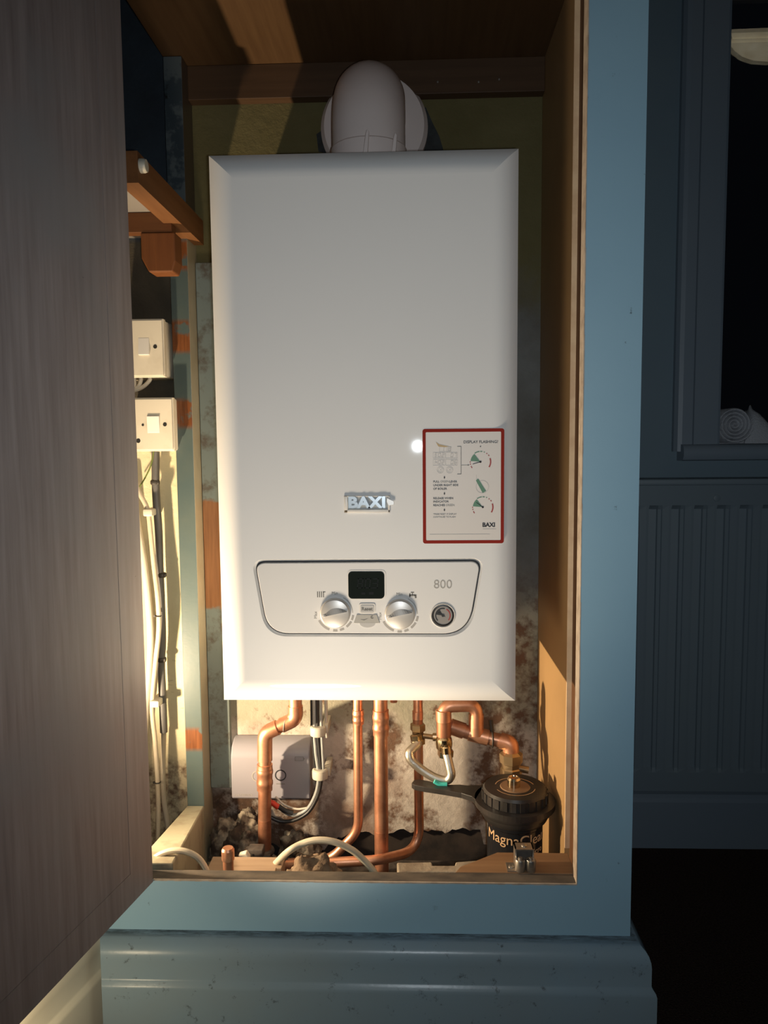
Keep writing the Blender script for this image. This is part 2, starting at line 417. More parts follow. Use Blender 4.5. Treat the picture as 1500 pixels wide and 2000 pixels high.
def arcband(mb, cx, cz, r0, r1, a0, a1, y, n=10, t=.0003):
    A = arc(cx, cz, r0, a0, a1, n, y); B = arc(cx, cz, r1, a0, a1, n, y)
    mb.prism(A+B[::-1], (0, -t, 0)); return mb
def rrect(x0, z0, x1, z1, r, y, n=5):
    P = []
    for cx, cz, a in ((x1-r, z1-r, 0), (x0+r, z1-r, 90), (x0+r, z0+r, 180), (x1-r, z0+r, 270)):
        P += arc(cx, cz, r, a, a+90, n, y)
    return P

# ------------------------------------------------------------------ room setting
YW = .60
o = struct(obj('floor', MB().quad((-1.6, -2.2, 0), (2.6, -2.2, 0), (2.6, .62, 0), (-1.6, .62, 0)), M['carpet'], smooth=0, recalc=False))
# window: opening in the wall
WX0, WX1, WZ0, WZ1 = .605, 1.75, .812, 2.3
mb = MB()
mb.box((.25, YW, 0), (WX0, YW+.2, 3.0)).box((WX0, YW, 0), (WX1, YW+.2, WZ0)).box((WX0, YW, WZ1), (WX1, YW+.2, 3.0)).box((WX1, YW, 0), (2.6, YW+.2, 3.0))
struct(obj('wall_right', mb, M['wallblue'], smooth=0))
struct(obj('ceiling', MB().box((.3, -1.6, 3.0), (2.6, YW+.2, 3.05)), M['ceiling'], smooth=0))
win = bpy.data.objects.new('window_1', None); COL.objects.link(win); win.location = (WX0, YW, WZ0); struct(win)
# architrave: stepped moulding left of the opening
prof = [(.517, .0), (.517, -.012), (.522, -.020), (.530, -.022), (.5495, -.022), (.5510, -.017), (.5525, -.022), (.598, -.022), (.600, -.012), (.6025, -.012), (.605, -.016), (.607, 0)]
struct(obj('architrave', MB().prism([(x, YW+y, .815) for x, y in prof], (0, 0, 1.6)), M['trimblue'], win, smooth=0))
mb = MB()
for x0, x1, z0, z1 in ((WX0, WX0+.03, WZ0, WZ1), (WX1-.03, WX1, WZ0, WZ1), (WX0, WX1, WZ1-.03, WZ1), (WX0, WX1, WZ0+.012, WZ0+.03)):
    mb.box((x0, YW+.15, z0), (x1, YW+.19, z1), .003)
struct(obj('window_frame', mb, M['trimblue'], win))
nose = [(YW+.15, .829), (.572, .829), (.565, .8265), (.5605, .820), (.560, .814), (.5605, .806), (.565, .799), (.572, .797), (YW+.15, .797)]
struct(obj('window_sill', MB().prism([(.528, y, z) for y, z in nose], (1.3, 0, 0)), M['trimblue'], win, smooth=40))
mb = MB()
for yy in (.752, .768): mb.quad((WX0+.0, yy, WZ0+.02), (WX1, yy, WZ0+.02), (WX1, yy, WZ1), (WX0, yy, WZ1))
struct(obj('pane', mb, M['glass'], win, smooth=0, recalc=False))
# wall skirting to the right
bb = [(0, 0), (-.02, 0), (-.02, .098), (-.017, .106), (-.012, .112), (0, .116)]
struct(obj('baseboard_right', MB().prism([(.282, YW+y, z) for y, z in bb], (2.2, 0, 0)), M['trimblue'], smooth=0))

# radiator
rad = thing('radiator', (.9, .55, .15), 'dark blue fluted panel radiator on the wall below the window', 'radiator')
RX0, RX1, RZ0, RZ1, RY = .31, 1.55, .150, .764, .52
mb = MB(); pitch = .0425; x = RX0; xs = []
shape = [(0, 0), (.04, 1), (.08, 1.), (.40, .85), (.43, .40), (.58, .36), (.61, .08), (.90, 0)]
ph = .578-.0425*9 
kx = ph
while kx < RX1-.03:
    for t, d in shape: xs.append((kx+t*pitch, d))
    kx += pitch
zs = [(RZ0, 0), (.188, 0), (.196, 1), (.706, 1), (.714, 0), (RZ1-.012, 0)]
rows = [[(x, RY+d*k*.0105, z) for x, d in [(RX0, 0)]+[q for q in xs if q[0] > RX0+.004]+[(RX1, 0)]] for z, k in zs]
obj('front_panel', MB().grid(rows), M['radblue'], rad, smooth=0, recalc=False)
mb = MB().box((RX0, RY+.012, RZ0), (RX1, RY+.055, RZ1-.012)); obj('rear_panel', mb, M['radblue'], rad, smooth=0)
mb = MB().box((RX0-.002, RY-.003, RZ1-.012), (RX1+.002, RY+.062, RZ1), .003)
obj('top_grille', mb, M['radblue'], rad)
p = aty(1400, 973, RY)
obj('plug_boss', MB().lathe(p, (0, -1, 0), [(.0065, 0), (.0065, .0015), (.0045, .0022), (0, .0022)], 20), M['radblue'], rad)

# rolled towel and cloths on the sill
c = aty(1436, 834, .615); R = .0385; zc = .829+R
t = thing('rolled_towel', (c.x, .655, .829), 'rolled white towel with its spiral end facing out on the window sill', 'towel')
n = 110; A = []; B = []
for k in range(n+1):
    a = 2*PI*5.0*k/n; r = .003+(R-.003)*k/n
    A.append((c.x+r*math.cos(a), zc+r*math.sin(a), r))
mb = MB(); th = .0048
rowsA = []
for k, (x, z, r) in enumerate(A):
    dx, dz = (x-c.x)/max(r, 1e-4), (z-zc)/max(r, 1e-4)
    q = .002*mnoise.noise(V((k*.13, 0, 0)))
    xi, zi = x-dx*th, z-dz*th
    if r < th: xi, zi = c.x, zc
    xo, zo = x, z
    rowsA.append([(xi, .735, zi), (xi, .617+q, zi), ((xi*.65+xo*.35), .6145+q, (zi*.65+zo*.35)), ((xi*.35+xo*.65), .6145+q, (zi*.35+zo*.65)), (xo, .618+q, zo), (xo, .735, zo)])
mb.grid(rowsA); obj('roll', mb, M['towel'], t, smooth=60)
c2 = aty(1480, 835, .66)
def drape(name, cx, y, w, h, d, peak, label, seed):
    mb = MB(); rows = []
    for i in range(25):
        v = i/24; row = []
        for j in range(25):
            u = j/24; a = v*PI
            prof = math.sin(a)
            ridge = math.exp(-((u-peak)/.16)**2)*.55+.45*math.sin(PI*min(max(u, .02), .98))**.5
            hh = h*ridge*prof**.7
            jx = .12*w*mnoise.noise(V((u*4, v*4, seed)))
            jz = .10*h*mnoise.noise(V((u*7, v*7, seed+5)))*prof
            row.append((cx+(u-.5)*w+jx*prof, y+d*(-math.cos(a))*.5, .8295+max(0, hh+jz)))
        rows.append(row)
    mb.grid(rows); return tag(obj(name, mb, M['towel'], smooth=80), label, 'towel')
drape('crumpled_towel', c2.x+.022, .675, .125, .082, .10, .22, 'crumpled pale towel heaped at the right of the rolled towel', 3)
drape('folded_towel', aty(1408, 800, .70).x-.018, .722, .05, .068, .06, .6, 'pale towel tip poking up behind the rolled towel', 9)

# ceiling lamp in the room (seen only mirrored in the dark pane)
lc = aty(1512, 78, 2.645); ly = 2*.752-2.645
lamp = thing('ceiling_lamp', (lc.x, ly, 2.98), 'pale marbled glass bowl ceiling light reflected in the dark window', 'ceiling light')
zr = aty(1437, 57, 2.645).z
bowl = [(.178, .0), (.172, -.020), (.164, -.036), (.178, -.037), (.170, -.058), (.148, -.082), (.110, -.106), (.060, -.122), (.0, -.127)]
tilt = Matrix.Rotation(math.radians(-26), 3, 'X')
mb = MB().lathe((lc.x, ly, zr), tilt @ V((0, 0, 1)), bowl+[(.058, -.117), (.106, -.101), (.143, -.078), (.16, -.05), (.158, -.03), (.172, 0)], 48)
obj('glass_bowl', mb, M['lamp'], lamp, smooth=60)
obj('suspension_rod', MB().cyl((lc.x, ly+.03, zr-.08), (lc.x, ly+.03, 2.985), .006), M['metal'], lamp)
obj('ceiling_rose', MB().lathe((lc.x, ly, 3.0), (0, 0, -1), [(.06, 0), (.055, .02), (.02, .03), (0, .03)]), M['metal'], lamp)

# ------------------------------------------------------------------ the cupboard
cup = thing('boiler_cupboard', (-.05, 0, 0), 'pale blue painted built-in cupboard standing open around the white boiler', 'cupboard')
XL, XI, XO = -.344, .2100, .2795     # hinge side, inner and outer edge of the right stile
mb = MB()
mb.prism([(-.415, 0, .10), (XO, 0, .10), (XO, 0, 1.7), (XI, 0, 1.7), (XI, 0, .2655), (-.415, 0, .2655)], (0, .022, 0))
mb.box((-.415, 0, .2655), (XL-.018, .022, 1.7)).box((XL-.018, 0, 1.62), (XI, .022, 1.7))
obj('face_frame', mb, M['blue'], cup, smooth=0)
obj('sill_edge', MB().box((XL-.016, .0016, .2652), (XI, .0225, .2664), .0003), M['sill'], cup, smooth=0)
mb = MB()
for k in range(60):                                     # ragged paint line along the opening
    x = XL+(XI-XL)*k/60; mb.box((x, -.0004, .2638+.0009*random.random()), (x+(XI-XL)/60, .0016, .2662))
for k in range(70):
    z = .2655+(1.44)*k/70; mb.box((XI-.0006, -.0003, z), (XI+.0002+.0007*random.random(), .0218, z+1.44/70))  # pale strip down the stile reveal, its lit look put into the colour
obj('paint_edge', mb, M['chip_lit'], cup, smooth=0)
obj('jamb', MB().box((.2205, .022, .2), (.2335, .0985, 1.46)), M['jamb'], cup, smooth=0)
obj('side_panel', MB().box((.2135, .0985, .12), (.2335, .342, 1.45)), M['mdf'], cup, smooth=0)
obj('panel_lipping', MB().box((.2133, .0955, .262), (.2205, .0988, 1.44), .0003), M['mdf_edge'], cup, smooth=0)
obj('outer_panel', MB().box((.265, .022, 0), (XO, YW-.001, 1.7)), M['blue'], cup, smooth=0)
obj('top_panel', MB().box((-.384, .022, 1.440), (.265, .362, 1.462)).box((-.70, .022, 1.70), (.265, .362, 1.72)), M['top'], cup, smooth=0)
mb = MB().box((-.355, .318, 1.3875), (.2133, .3395, 1.4398), .001)
obj('rear_beam', mb, M['beam'], cup, smooth=0)
for px in (935, 855, 975):
    q = aty(px, 160 if px != 975 else 155, .3175); mb = MB().lathe(q, (0, -1, 0), [(.0022, 0), (.0015, .001), (0, .0013)], 10)
    obj('beam_screw', mb, M['metal'], cup)
obj('left_return', MB().box((-.70, .022, .0), (-.68, .34, 1.70)).box((-.70, .022, .0), (-.415, .03, 1.62)), M['dust'], cup, smooth=0)
obj('base_panel', MB().box((-.68, .0225, .085), (.264, .338, .105)), M['dust'], cup, smooth=0)
# moulded plinth round the front and right side
pf = [(0, .196), (-.006, .1955), (-.011, .194), (-.0145, .1915), (-.019, .189), (-.0235, .184), (-.0262, .177), (-.027, .170), (-.027, .147), (-.0285, .1445), (-.0325, .1405), (-.034, .1365), (-.034, 0)]
rows = []
for k, (d, z) in enumerate(pf):
    rows.append([(-.4185-d*.40, d, z), (XO-d*.75, d, z), (XO-d*.75, .55, z)])
obj('plinth', MB().grid(rows), M['plinth'], cup, smooth=35, recalc=False)
rows2 = [[r[0] for r in rows]]
# board with the roller catch
p0, p1, p2, p3 = atz(1088, 1667, .2668), V((XI+.003, .0226, .2668)), V((.052, .0226, .2668)), atz(972, 1667, .2668)
pts = [(.2132, .0226), (.2132, .074), (p3.x, .074), (.062, .036), (.055, .0226)]
obj('catch_board', MB().prism([(x, y, .250) for x, y in pts], (0, 0, .0172)), M['catchboard'], cup, smooth=0, bevel=.0008)
# roller catch
q = atz(1024, 1700, .2672); cx, cy, cz = q.x, q.y+.004, .2672
mb = MB()
mb.box((cx-0.02277, cy-0.00828, cz), (cx-0.00552, cy+0.01242, cz+0.00166))
mb.box((cx-0.01173, cy+0.00000, cz), (cx-0.01007, cy+0.01794, cz+0.02760)).box((cx+0.01145, cy+0.00000, cz), (cx+0.01311, cy+0.01794, cz+0.02760))
mb.box((cx-0.01173, cy-0.00138, cz+0.02594), (cx+0.01311, cy+0.01794, cz+0.02760)).box((cx-0.01173, cy+0.01656, cz), (cx+0.01311, cy+0.01794, cz+0.02760))
rc = obj('roller_catch', mb, M['metal'], cup, smooth=0)
for sx in (-.0058, .0083):
    obj('roller', MB().lathe((cx+sx, cy-0.00552, cz+0.00069), (0, 0, 1), [(0, 0), (.0063, .0), (.0069, .0014), (.0069, .0145), (.0063, .0159), (.0025, .0159), (.0025, .0186), (0, .0186)], 20), M['metal'], rc)
for p in ((cx-0.01656, cy+0.00138, cz+0.00166), (cx+0.00138, cy+0.00828, cz+0.02760)):
    obj('screw', MB().lathe(p, (0, 0, 1), [(.0041, 0), (.0039, .0011), (.0021, .0019), (0, .0019)], 14), M['metal'], rc)

# the door, opened past a right angle; hinge edge at the far end
DA = math.radians(101.2); DT = .020; DL = .62
hx, hy = XL, -.0015
dv = V((math.cos(PI+DA-2*PI+0)*0-math.sin(DA-PI/2), -math.cos(DA-PI/2), 0))      # along the leaf, towards the room
nv = V((dv.y, -dv.x, 0)); nv = nv if nv.x < 0 else -nv                             # outer side
def D(s, t, z): return V((hx, hy, 0))+dv*s+nv*t+V((0, 0, z))
mb = MB(); DZ0, DZ1 = .2635, 1.66
def dbox(s0, s1, t0, t1, z0, z1):
    P = [D(s, t, z) for z in (z0, z1) for s, t in ((s0, t0), (s1, t0), (s1, t1), (s0, t1))]
    vs = [mb.b.verts.new(p) for p in P]
    for f in ((0, 1, 2, 3), (7, 6, 5, 4), (0, 4, 5, 1), (1, 5, 6, 2), (2, 6, 7, 3), (3, 7, 4, 0)): mb.b.faces.new([vs[i] for i in f])
g = .0006; ST = .052; RB = .040
dbox(0, ST-g, 0, DT, DZ0, DZ1); dbox(ST+g, DL, 0, DT, DZ0+RB+g, DZ1); dbox(ST-g, DL, 0.0, DT, DZ0, DZ0+RB-g); dbox(ST-g, DL, .0012, DT, DZ0, DZ1)
door = obj('door', mb, M['door'], cup, smooth=0)
lab(door, 'bare primed wooden door leaf')

# skirting on the wall left of the door
ang = math.radians(13.5); sv = V((-math.sin(ang), -math.cos(ang), 0)); so = V((math.cos(ang), -math.sin(ang), 0))
rows = []
for d, z in pf:
    e = (-d)
    b = V((-.4335, .04, z))+so*e
    rows.append([b, b+sv*1.3])
struct(obj('baseboard_left', MB().grid(rows), M['skirt_cream'], smooth=35, recalc=False))
b0 = V((-.4345, .021, 0)); 
struct(obj('wall_left', MB().prism([b0, b0+sv*1.3, b0+sv*1.3-so*.1, b0-so*.1], (0, 0, 1.7)), M['wallblue'], smooth=0))

# ------------------------------------------------------------------ recess behind the boiler
def jag(z, a, k): return z+a*mnoise.fractal(V((k*.37, 3.3, 0)), 1., 2., 4)
X0, X1 = -.70, .2132
mb = MB(); N = 150; lowp = []
for k in range(N+1):
    x = X0+(X1-X0)*k/N
    z = .125
    if x > -.16: z = .125+.032*min(1, (x+.16)/.05)
    if x > .12: z = .135
    lowp.append((x, .340, max(.106, jag(z, .016, k*.55))))
A = lowp; B = [(x, .340, 1.70) for x, y, z in lowp]
mb.strip(A, B).strip([(x, .362, z) for x, y, z in A], A)
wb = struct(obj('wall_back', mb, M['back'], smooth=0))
struct(obj('masonry', MB().box((X0, .362, .0), (.265, .40, 1.44)), M['brick'], wb, smooth=0))
mb = MB()
hp = [(.832, .0)]
pts = []
for px, py in ((640, 300), (622, 296), (618, 262), (650, 240), (800, 208), (832, 210), (845, 240), (858, 266), (868, 300), (800, 330)):
    pts.append(aty(px, py, .3392))
mb.prism(pts, (0, .0006, 0)); struct(obj('mortar_patch', mb, M['mortar'], wb, smooth=0))

# stud, batten, shelf carcass on the left
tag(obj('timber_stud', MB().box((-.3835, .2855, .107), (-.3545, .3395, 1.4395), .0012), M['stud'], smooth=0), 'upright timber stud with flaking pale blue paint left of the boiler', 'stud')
tag(obj('wall_batten', MB().box((-.3538, .327, .24), (-.318, .3397, 1.135), .001), M['batten'], smooth=0), 'flat grey-blue batten worn to bare wood between stud and boiler', 'batten')
sr = tag(obj('shelf_rail', MB().prism([(-.3640, .0235, 1.1625), (-.3385, .0235, 1.1625), (-.3385, .326, 1.1625), (-.3540, .326, 1.1625), (-.3540, .2850, 1.1625), (-.3640, .2850, 1.1625)], (0, 0, .0385)), M['rail'], smooth=0), 'orange pine shelf rail running back to the boiler top', 'rail')
tag(obj('shelf_board', MB().box((-.679, .031, 1.1795), (-.3645, .3395, 1.1955)), M['shelfpaint'], smooth=0), 'pale shelf board behind the orange pine rail', 'shelf')
q = aty(250, 455, .2)
mb = MB().box((-.679, .1985, q.z), (-.352, .2185, 1.179), .001)
xr = tag(obj('shelf_crossbar', mb, M['railx'], smooth=0), 'dark orange board crossing under the pale shelf', 'board')
bl = [(-.3985, .1975, q.z-.0005), (-.3475, .1975, q.z-.0005), (-.3475, .1975, 1.108), (-.3525, .1975, 1.0925), (-.3880, .1975, 1.0925), (-.3985, .1975, 1.113)]
tag(obj('shelf_bracket', MB().prism(bl, (0, .035, 0)), M['block'], smooth=0, bevel=.002), 'orange wooden bracket block with a tapered foot under the board', 'bracket')
q = atx(253, 292, -.3385)
obj('end_cap', MB().lathe((-.3384, .0330, 1.186), (1, 0, 0), [(.0088, 0), (.0088, .005), (.0075, .008), (.0, .0085)], 24), M['clipw'], sr)

# fused switches
def switch(name, label, px_r, py_t, py_b, y, wid, rock, screws, m, ext=0., bevel=.006):
    a = aty(px_r, py_t, y); b = aty(px_r, py_b, y)
    t = thing(name, (a.x-wid/2, .3397, b.z), label, 'switch', None)
    obj('back_box', MB().box((a.x-wid, y+.012, b.z+.001), (a.x-.001, .3397, a.z-.001), .003), m, t)
    P = [(a.x-wid, y, b.z), (a.x, y, b.z), (a.x, y, a.z), (a.x-wid, y, a.z)]
    mb = MB(); s = .0022
    mb.box((a.x-wid, y+.0022, b.z), (a.x, y+.0118, a.z), .0008)
    Q = [(a.x-wid+s, y, b.z+s), (a.x-s, y, b.z+s), (a.x-s, y, a.z-s), (a.x-wid+s, y, a.z-s)]
    mb.prism(Q, (0, .0024, 0)); obj('face_plate', mb, m, t, smooth=0, bevel=.0008)
    r0, r1 = aty(rock[0], rock[1], y), aty(rock[2], rock[3], y)
    mb = MB(); x0, x1, z1, z0 = r0.x, r1.x, r0.z, r1.z
    mb.prism([(x0, y-.0002, z1), (x0, y-.0034, z0+.001), (x0, y-.0034, z0), (x0, y+.001, z0), (x0, y+.001, z1)] if ext >= 0 else [(x0, y-.0022, z1), (x0, y-.0004, z0), (x0, y+.001, z0), (x0, y+.001, z1)], (x1-x0, 0, 0))
    obj('rocker', mb, M['wht'], t, smooth=0, bevel=.0004)
    for sx, sy, rr in screws:
        c = aty(sx, sy, y); obj('screw_hole', MB().lathe((c.x, y-.0001, c.z), (0, -1, 0), [(rr, 0), (rr*.9, .0004), (0, .0004)], 16), M['hole'], t)
    return t
switch('fused_switch', 'upper grubby white fused switch with white cables looping out below', 318, 622, 736, .262, .086, (270, 660, 292, 693), ((303, 677, .0032),), M['wht2'], 1)
sw2 = switch('fused_switch', 'lower white fused switch beside the flaking blue stud', 337, 776, 881, .262, .086, (287, 813, 312, 845), ((322, 829, .0032), (279, 830, .0020), (270, 861, .0036)), M['wht2'], -1)
# conduit plates shadow gaps on the box sides
# white loops under the upper switch
L = []
for k, (xa, xb, zz) in enumerate(((262, 258, 765), (275, 262, 772), (292, 262, 778))):
    a = aty(xa, 738, .285); b = aty(xb, 757+k*3, .285); c_ = aty(xb-22, 762+k*3, .288)
    L.append(crom([a+V((0, 0, .001)), a+V((0, 0, -.004)), (a+b)/2+V((.002, 0, -.004)), b, c_], 8))
names = ('leftmost white cable looping from the upper switch', 'middle white cable looping from the upper switch', 'longest white cable looping from the upper switch right corner')
for k, pts in enumerate(L):
    tag(obj('white_cable', MB().tube(pts, .0032, 12), M['cablew']), names[k], 'cable', 'white cables under the upper switch')

# cables down the left wall
def cab(name, pix, y, r, m, label, ys=None):
    P = [aty(px, py, (ys[i] if ys else y)) for i, (px, py) in enumerate(pix)]
    return tag(obj(name, MB().tube(crom(P, 8), r, 14), m), label, 'cable')
cab('cream_cable', [(258, 930), (272, 962), (288, 995), (294, 1040), (300, 1100), (308, 1170), (310, 1230), (303, 1300), (297, 1380), (303, 1450), (308, 1530), (309, 1600), (307, 1672)], .30, .0040, M['cable'], 'cream cable running down the left wall from behind the door')
cab('cream_conduit', [(258, 930), (266, 1010), (278, 1080), (288, 1160), (294, 1240), (291, 1320), (284, 1400), (279, 1470), (282, 1540)], .326, .0062, M['wht2'], 'broad cream conduit behind the cream cable')
cab('grey_cable', [(304, 882), (304, 940), (306, 985), (310, 1040), (312, 1110), (315, 1180), (317, 1250), (315, 1300), (318, 1370), (320, 1430)], .318, .0065, M['greyc'], 'thick grey cable taped down the left wall')
cab('pale_cable', [(320, 1425), (318, 1500), (320, 1560), (327, 1610), (331, 1660)], .322, .0045, M['cable'], 'pale cable tail curving down beside the cream floor timber')
cab('earth_wire', [(302, 872), (296, 905), (284, 932), (272, 952), (262, 968)], .312, .0012, M['earth'], 'thin green and yellow earth wire below the lower switch')
def clip(px, py, y, label, m, w=.016, h=.012, name='cable_clip', cat='clip'):
    c = aty(px, py, y)
    mb = MB().box((c.x-w/2, y-.0055, c.z-h/2), (c.x+w/2, .3395, c.z+h/2), .0025)
    return tag(obj(name, mb, m), label, cat)
clip(290, 1001, .297, 'upper white clip holding the cream cable', M['clipw'])
clip(303, 1374, .297, 'lower white clip holding the cream cable', M['clipw'])
def tie(px, py, y, r, label):
    c = aty(px, py, y); mb = MB().tube([c+V((r*math.cos(a), r*math.sin(a), 0)) for a in [2*PI*k/16 for k in range(17)]], .0011, 6, caps=False)
    mb.box(c+V((-r-.003, -.002, -.0015)), c+V((-r+.0005, .001, .0015)))
    return tag(obj('cable_tie', mb, M['tie']), label, 'tie')
tie(309, 1203, .30, .0046, 'upper black tie round the cream cable')
tie(308, 1528, .30, .0046, 'lower black tie round the cream cable')
for px, py, lb in ((303, 942, 'topmost dark tape knot on the thick grey cable'), (316, 1123, 'middle dark tape knot on the thick grey cable'), (316, 1288, 'lowest dark tape knot on the thick grey cable')):
    c = aty(px, py, .318); mb = MB().lathe(c+V((0, 0, -.004)), (0, 0, 1), [(.0066, 0), (.0078, .002), (.0078, .006), (.0066, .008)], 16).blob(c+V((.006, -.003, 0)), (.003, .003, .004), .3, 3, 2)
    tag(obj('tape_knot', mb, M['tie'], smooth=60), lb, 'tape')

# cream floor timber on the left
ft = [(-.3835, .266), (-.3545, .266)]
mb = MB(); A = [(-.3835, .2845, .228), (-.3545, .2845, .228), (-.3545, .2845, .125), (-.3835, .2845, .125)]; B = [(-.3750, .0235, .275), (-.3250, .0235, .275), (-.3235, .0235, .125), (-.3750, .0235, .125)]
va = [mb.b.verts.new(p) for p in A]; vb = [mb.b.verts.new(p) for p in B]
mb.b.faces.new(va); mb.b.faces.new(vb[::-1])
for i in range(4): mb.b.faces.new((va[i], va[(i+1) % 4], vb[(i+1) % 4], vb[i]))
tag(obj('floor_timber', mb, M['floorbatten'], smooth=0, bevel=.002), 'cream painted timber sloping from the stud foot to the sill', 'timber')

# ------------------------------------------------------------------ boiler
BF, BO, BB = .042, .060, .336          # front face, outline, back
a, b = aty(410, 305, BO), aty(1011, 290, BO); a2, b2 = aty(436, 1367, BO), aty(1008, 1368, BO)
bx0, bx1 = (a.x+a2.x)/2, (b.x+b2.x)/2; bz1, bz0 = (a.z+b.z)/2, (a2.z+b2.z)/2
boi = thing('boiler', ((bx0+bx1)/2, BB, bz0), 'white wall-hung combi boiler with a dial panel and red-bordered sticker', 'boiler')
obj('casing', MB().box((bx0+.001, BO+.001, bz0+.001), (bx1-.001, BB, bz1-.001), .002), M['enamel'], boi)
# control panel outline
def panel_outline(off, y):
    # corner points (x,z) and fillet radii
    P = [aty(497, 1098, BF), aty(940, 1095, BF), aty(916, 1237, BF), aty(522, 1236, BF)]
    c = V((sum(p.x for p in P)/4, 0, sum(p.z for p in P)/4))
    Q = [V((p.x, 0, p.z)) for p in P]; rad_ = [.012, .012, .042, .034]
    # offset polygon
    n = len(Q); ins = []
    for i in range(n):
        p0, p1, p2 = Q[i-1], Q[i], Q[(i+1) % n]
        d1 = (p1-p0).normalized(); d2 = (p2-p1).normalized()
        n1 = V((d1.z, 0, -d1.x)); n2 = V((d2.z, 0, -d2.x))       # clockwise from the front: inward normal
        if (c-p1).dot(n1) < 0: n1 = -n1
        if (c-p1).dot(n2) < 0: n2 = -n2
        k = 1+n1.dot(n2); ins.append(p1+(n1+n2)*(off/k))
    out = []
    for i in range(n):
        p0, p1, p2 = ins[i-1], ins[i], ins[(i+1) % n]
        a_, b_ = (p0-p1).normalized(), (p2-p1).normalized(); an = a_.angle(b_); d = (rad_[i]-off*.6)/math.tan(an/2)
        s, e = p1+a_*d, p1+b_*d
        for k in range(13):
            t = k/12; q = s*(1-t)**2+p1*2*t*(1-t)+e*t*t; out.append(V((q.x, y, q.z)))
    # bow the bottom edge slightly
    zb = min(q.z for q in out)
    for q in out:
        f = max(0, 1-(q.z-zb)/.03); q.z -= .0015*f
    return out
mb = MB(); ch = .034; steps = 10
def ring(i):
    t = i/steps; ins = ch*t; dep = (BO-BF)*(1-(1-t)**2.2)
    return (bx0+ins, bx1-ins, bz0+ins, bz1-ins, BO-dep)
for side in range(4):
    rows = []
    for i in range(steps+1):
        x0, x1, z0, z1, y = ring(i); cs = [V((x0, y, z0)), V((x1, y, z0)), V((x1, y, z1)), V((x0, y, z1))]
        p, q = cs[side], cs[(side+1) % 4]; rows.append([p.lerp(q, k/6) for k in range(7)])
    mb.grid(rows)
    x0, x1, z0, z1, y = ring(0); cs = [V((x0, y, z0)), V((x1, y, z0)), V((x1, y, z1)), V((x0, y, z1))]
    p, q = cs[side], cs[(side+1) % 4]; mb.strip([p, q], [p+V((0, .016, 0)), q+V((0, .016, 0))])
x0, x1, z0, z1, y = ring(steps)
outer = [mb.b.verts.new(p) for p in ((x0, y, z0), (x1, y, z0), (x1, y, z1), (x0, y, z1))]
inner = [mb.b.verts.new(p) for p in panel_outline(-.0034, BF)]
es = [mb.b.edges.new((outer[i], outer[(i+1) % 4])) for i in range(4)]+[mb.b.edges.new((inner[i], inner[(i+1) % len(inner)])) for i in range(len(inner))]
bmesh.ops.triangle_fill(mb.b, use_beauty=True, use_dissolve=False, edges=es)
mb.strip(panel_outline(-.0034, BF), panel_outline(-.0010, BF+.0045), True)
mb.strip(panel_outline(-.0010, BF+.0045), panel_outline(.004, BF+.0050), True)
cover = obj('front_cover', mb, M['enamel'], boi, smooth=40)
PF = BF-.0008
mb = MB()
lo = panel_outline(.0012, BF+.0050); mi = panel_outline(.0012, PF+.0008); hi_ = panel_outline(.0020, PF)
mb.strip(lo, mi, True).strip(mi, hi_, True)
mb.b.faces.new([mb.b.verts.new(p) for p in hi_])
pan = obj('control_panel', mb, M['panel'], boi, smooth=40)
mb = MB(); mb.strip(panel_outline(-.0008, BF+.0040), panel_outline(.0013, BF+.0040), True)
obj('gap_shade_strip', mb, M['black_ink'], pan, smooth=0, recalc=False)  # black strip painting shade into the moat round the panel
def P2(px, py, y=PF): return aty(px, py, y)
# display
q0, q1 = P2(680, 1116), P2(751, 1169)
obj('display_bezel', MB().prism(rrect(q0.x-.0016, q1.z-.0012, q1.x+.0022, q0.z+.0018, .006, PF), (0, -.0005, 0)), M['wht'], pan)
disp = obj('display', MB().prism(rrect(q0.x, q1.z, q1.x, q0.z, .0052, PF-.0004), (0, -.0006, 0)), M['lcd'], pan)
segs = {'8': 'abcdefg', '0': 'abcdef', '3': 'abcdg', '1': 'bc', '2': 'abged', '6': 'afgedc', '7': 'abc', 'E': 'afged', 'H': 'fgebc'}
def seg7(mb, chs, x, z, w, h, adv, y, th=.0011, t=.0003):
    for chh in chs:
        if chh in segs:
            for s_ in segs[chh]:
                g_ = th*.15
                bx = {'a': (0, w, h-th, h), 'g': (0, w, h/2-th/2, h/2+th/2), 'd': (0, w, 0, th), 'f': (0, th, h/2, h), 'b': (w-th, w, h/2, h), 'e': (0, th, 0, h/2), 'c': (w-th, w, 0, h/2)}[s_]
                sl = .12
                P = [(x+u+sl*v, y, z+v) for u, v in ((bx[0]+g_, bx[2]+g_), (bx[1]-g_, bx[2]+g_), (bx[1]-g_, bx[3]-g_), (bx[0]+g_, bx[3]-g_))]
                mb.prism(P, (0, -t, 0))
        elif chh == '.':
            mb.prism([(x-.0012, y, z), (x, y, z), (x, y, z+.0012), (x-.0012, y, z+.0012)], (0, -t, 0)); continue
        x += adv
    return mb
q = P2(697, 1149)
obj('display_digits', seg7(MB(), '80.3', q.x, q.z, .0075, .0135, .0100, PF-.0009, .0016), M['lcdseg'], disp, smooth=0)
q = P2(706, 1161)
obj('display_icons', MB().box((q.x, PF-.0012, q.z), (q.x+.005, PF-.0009, q.z+.003)).box((q.x+.010, PF-.0012, q.z), (q.x+.016, PF-.0009, q.z+.0035)), M['lcdseg'], disp, smooth=0)
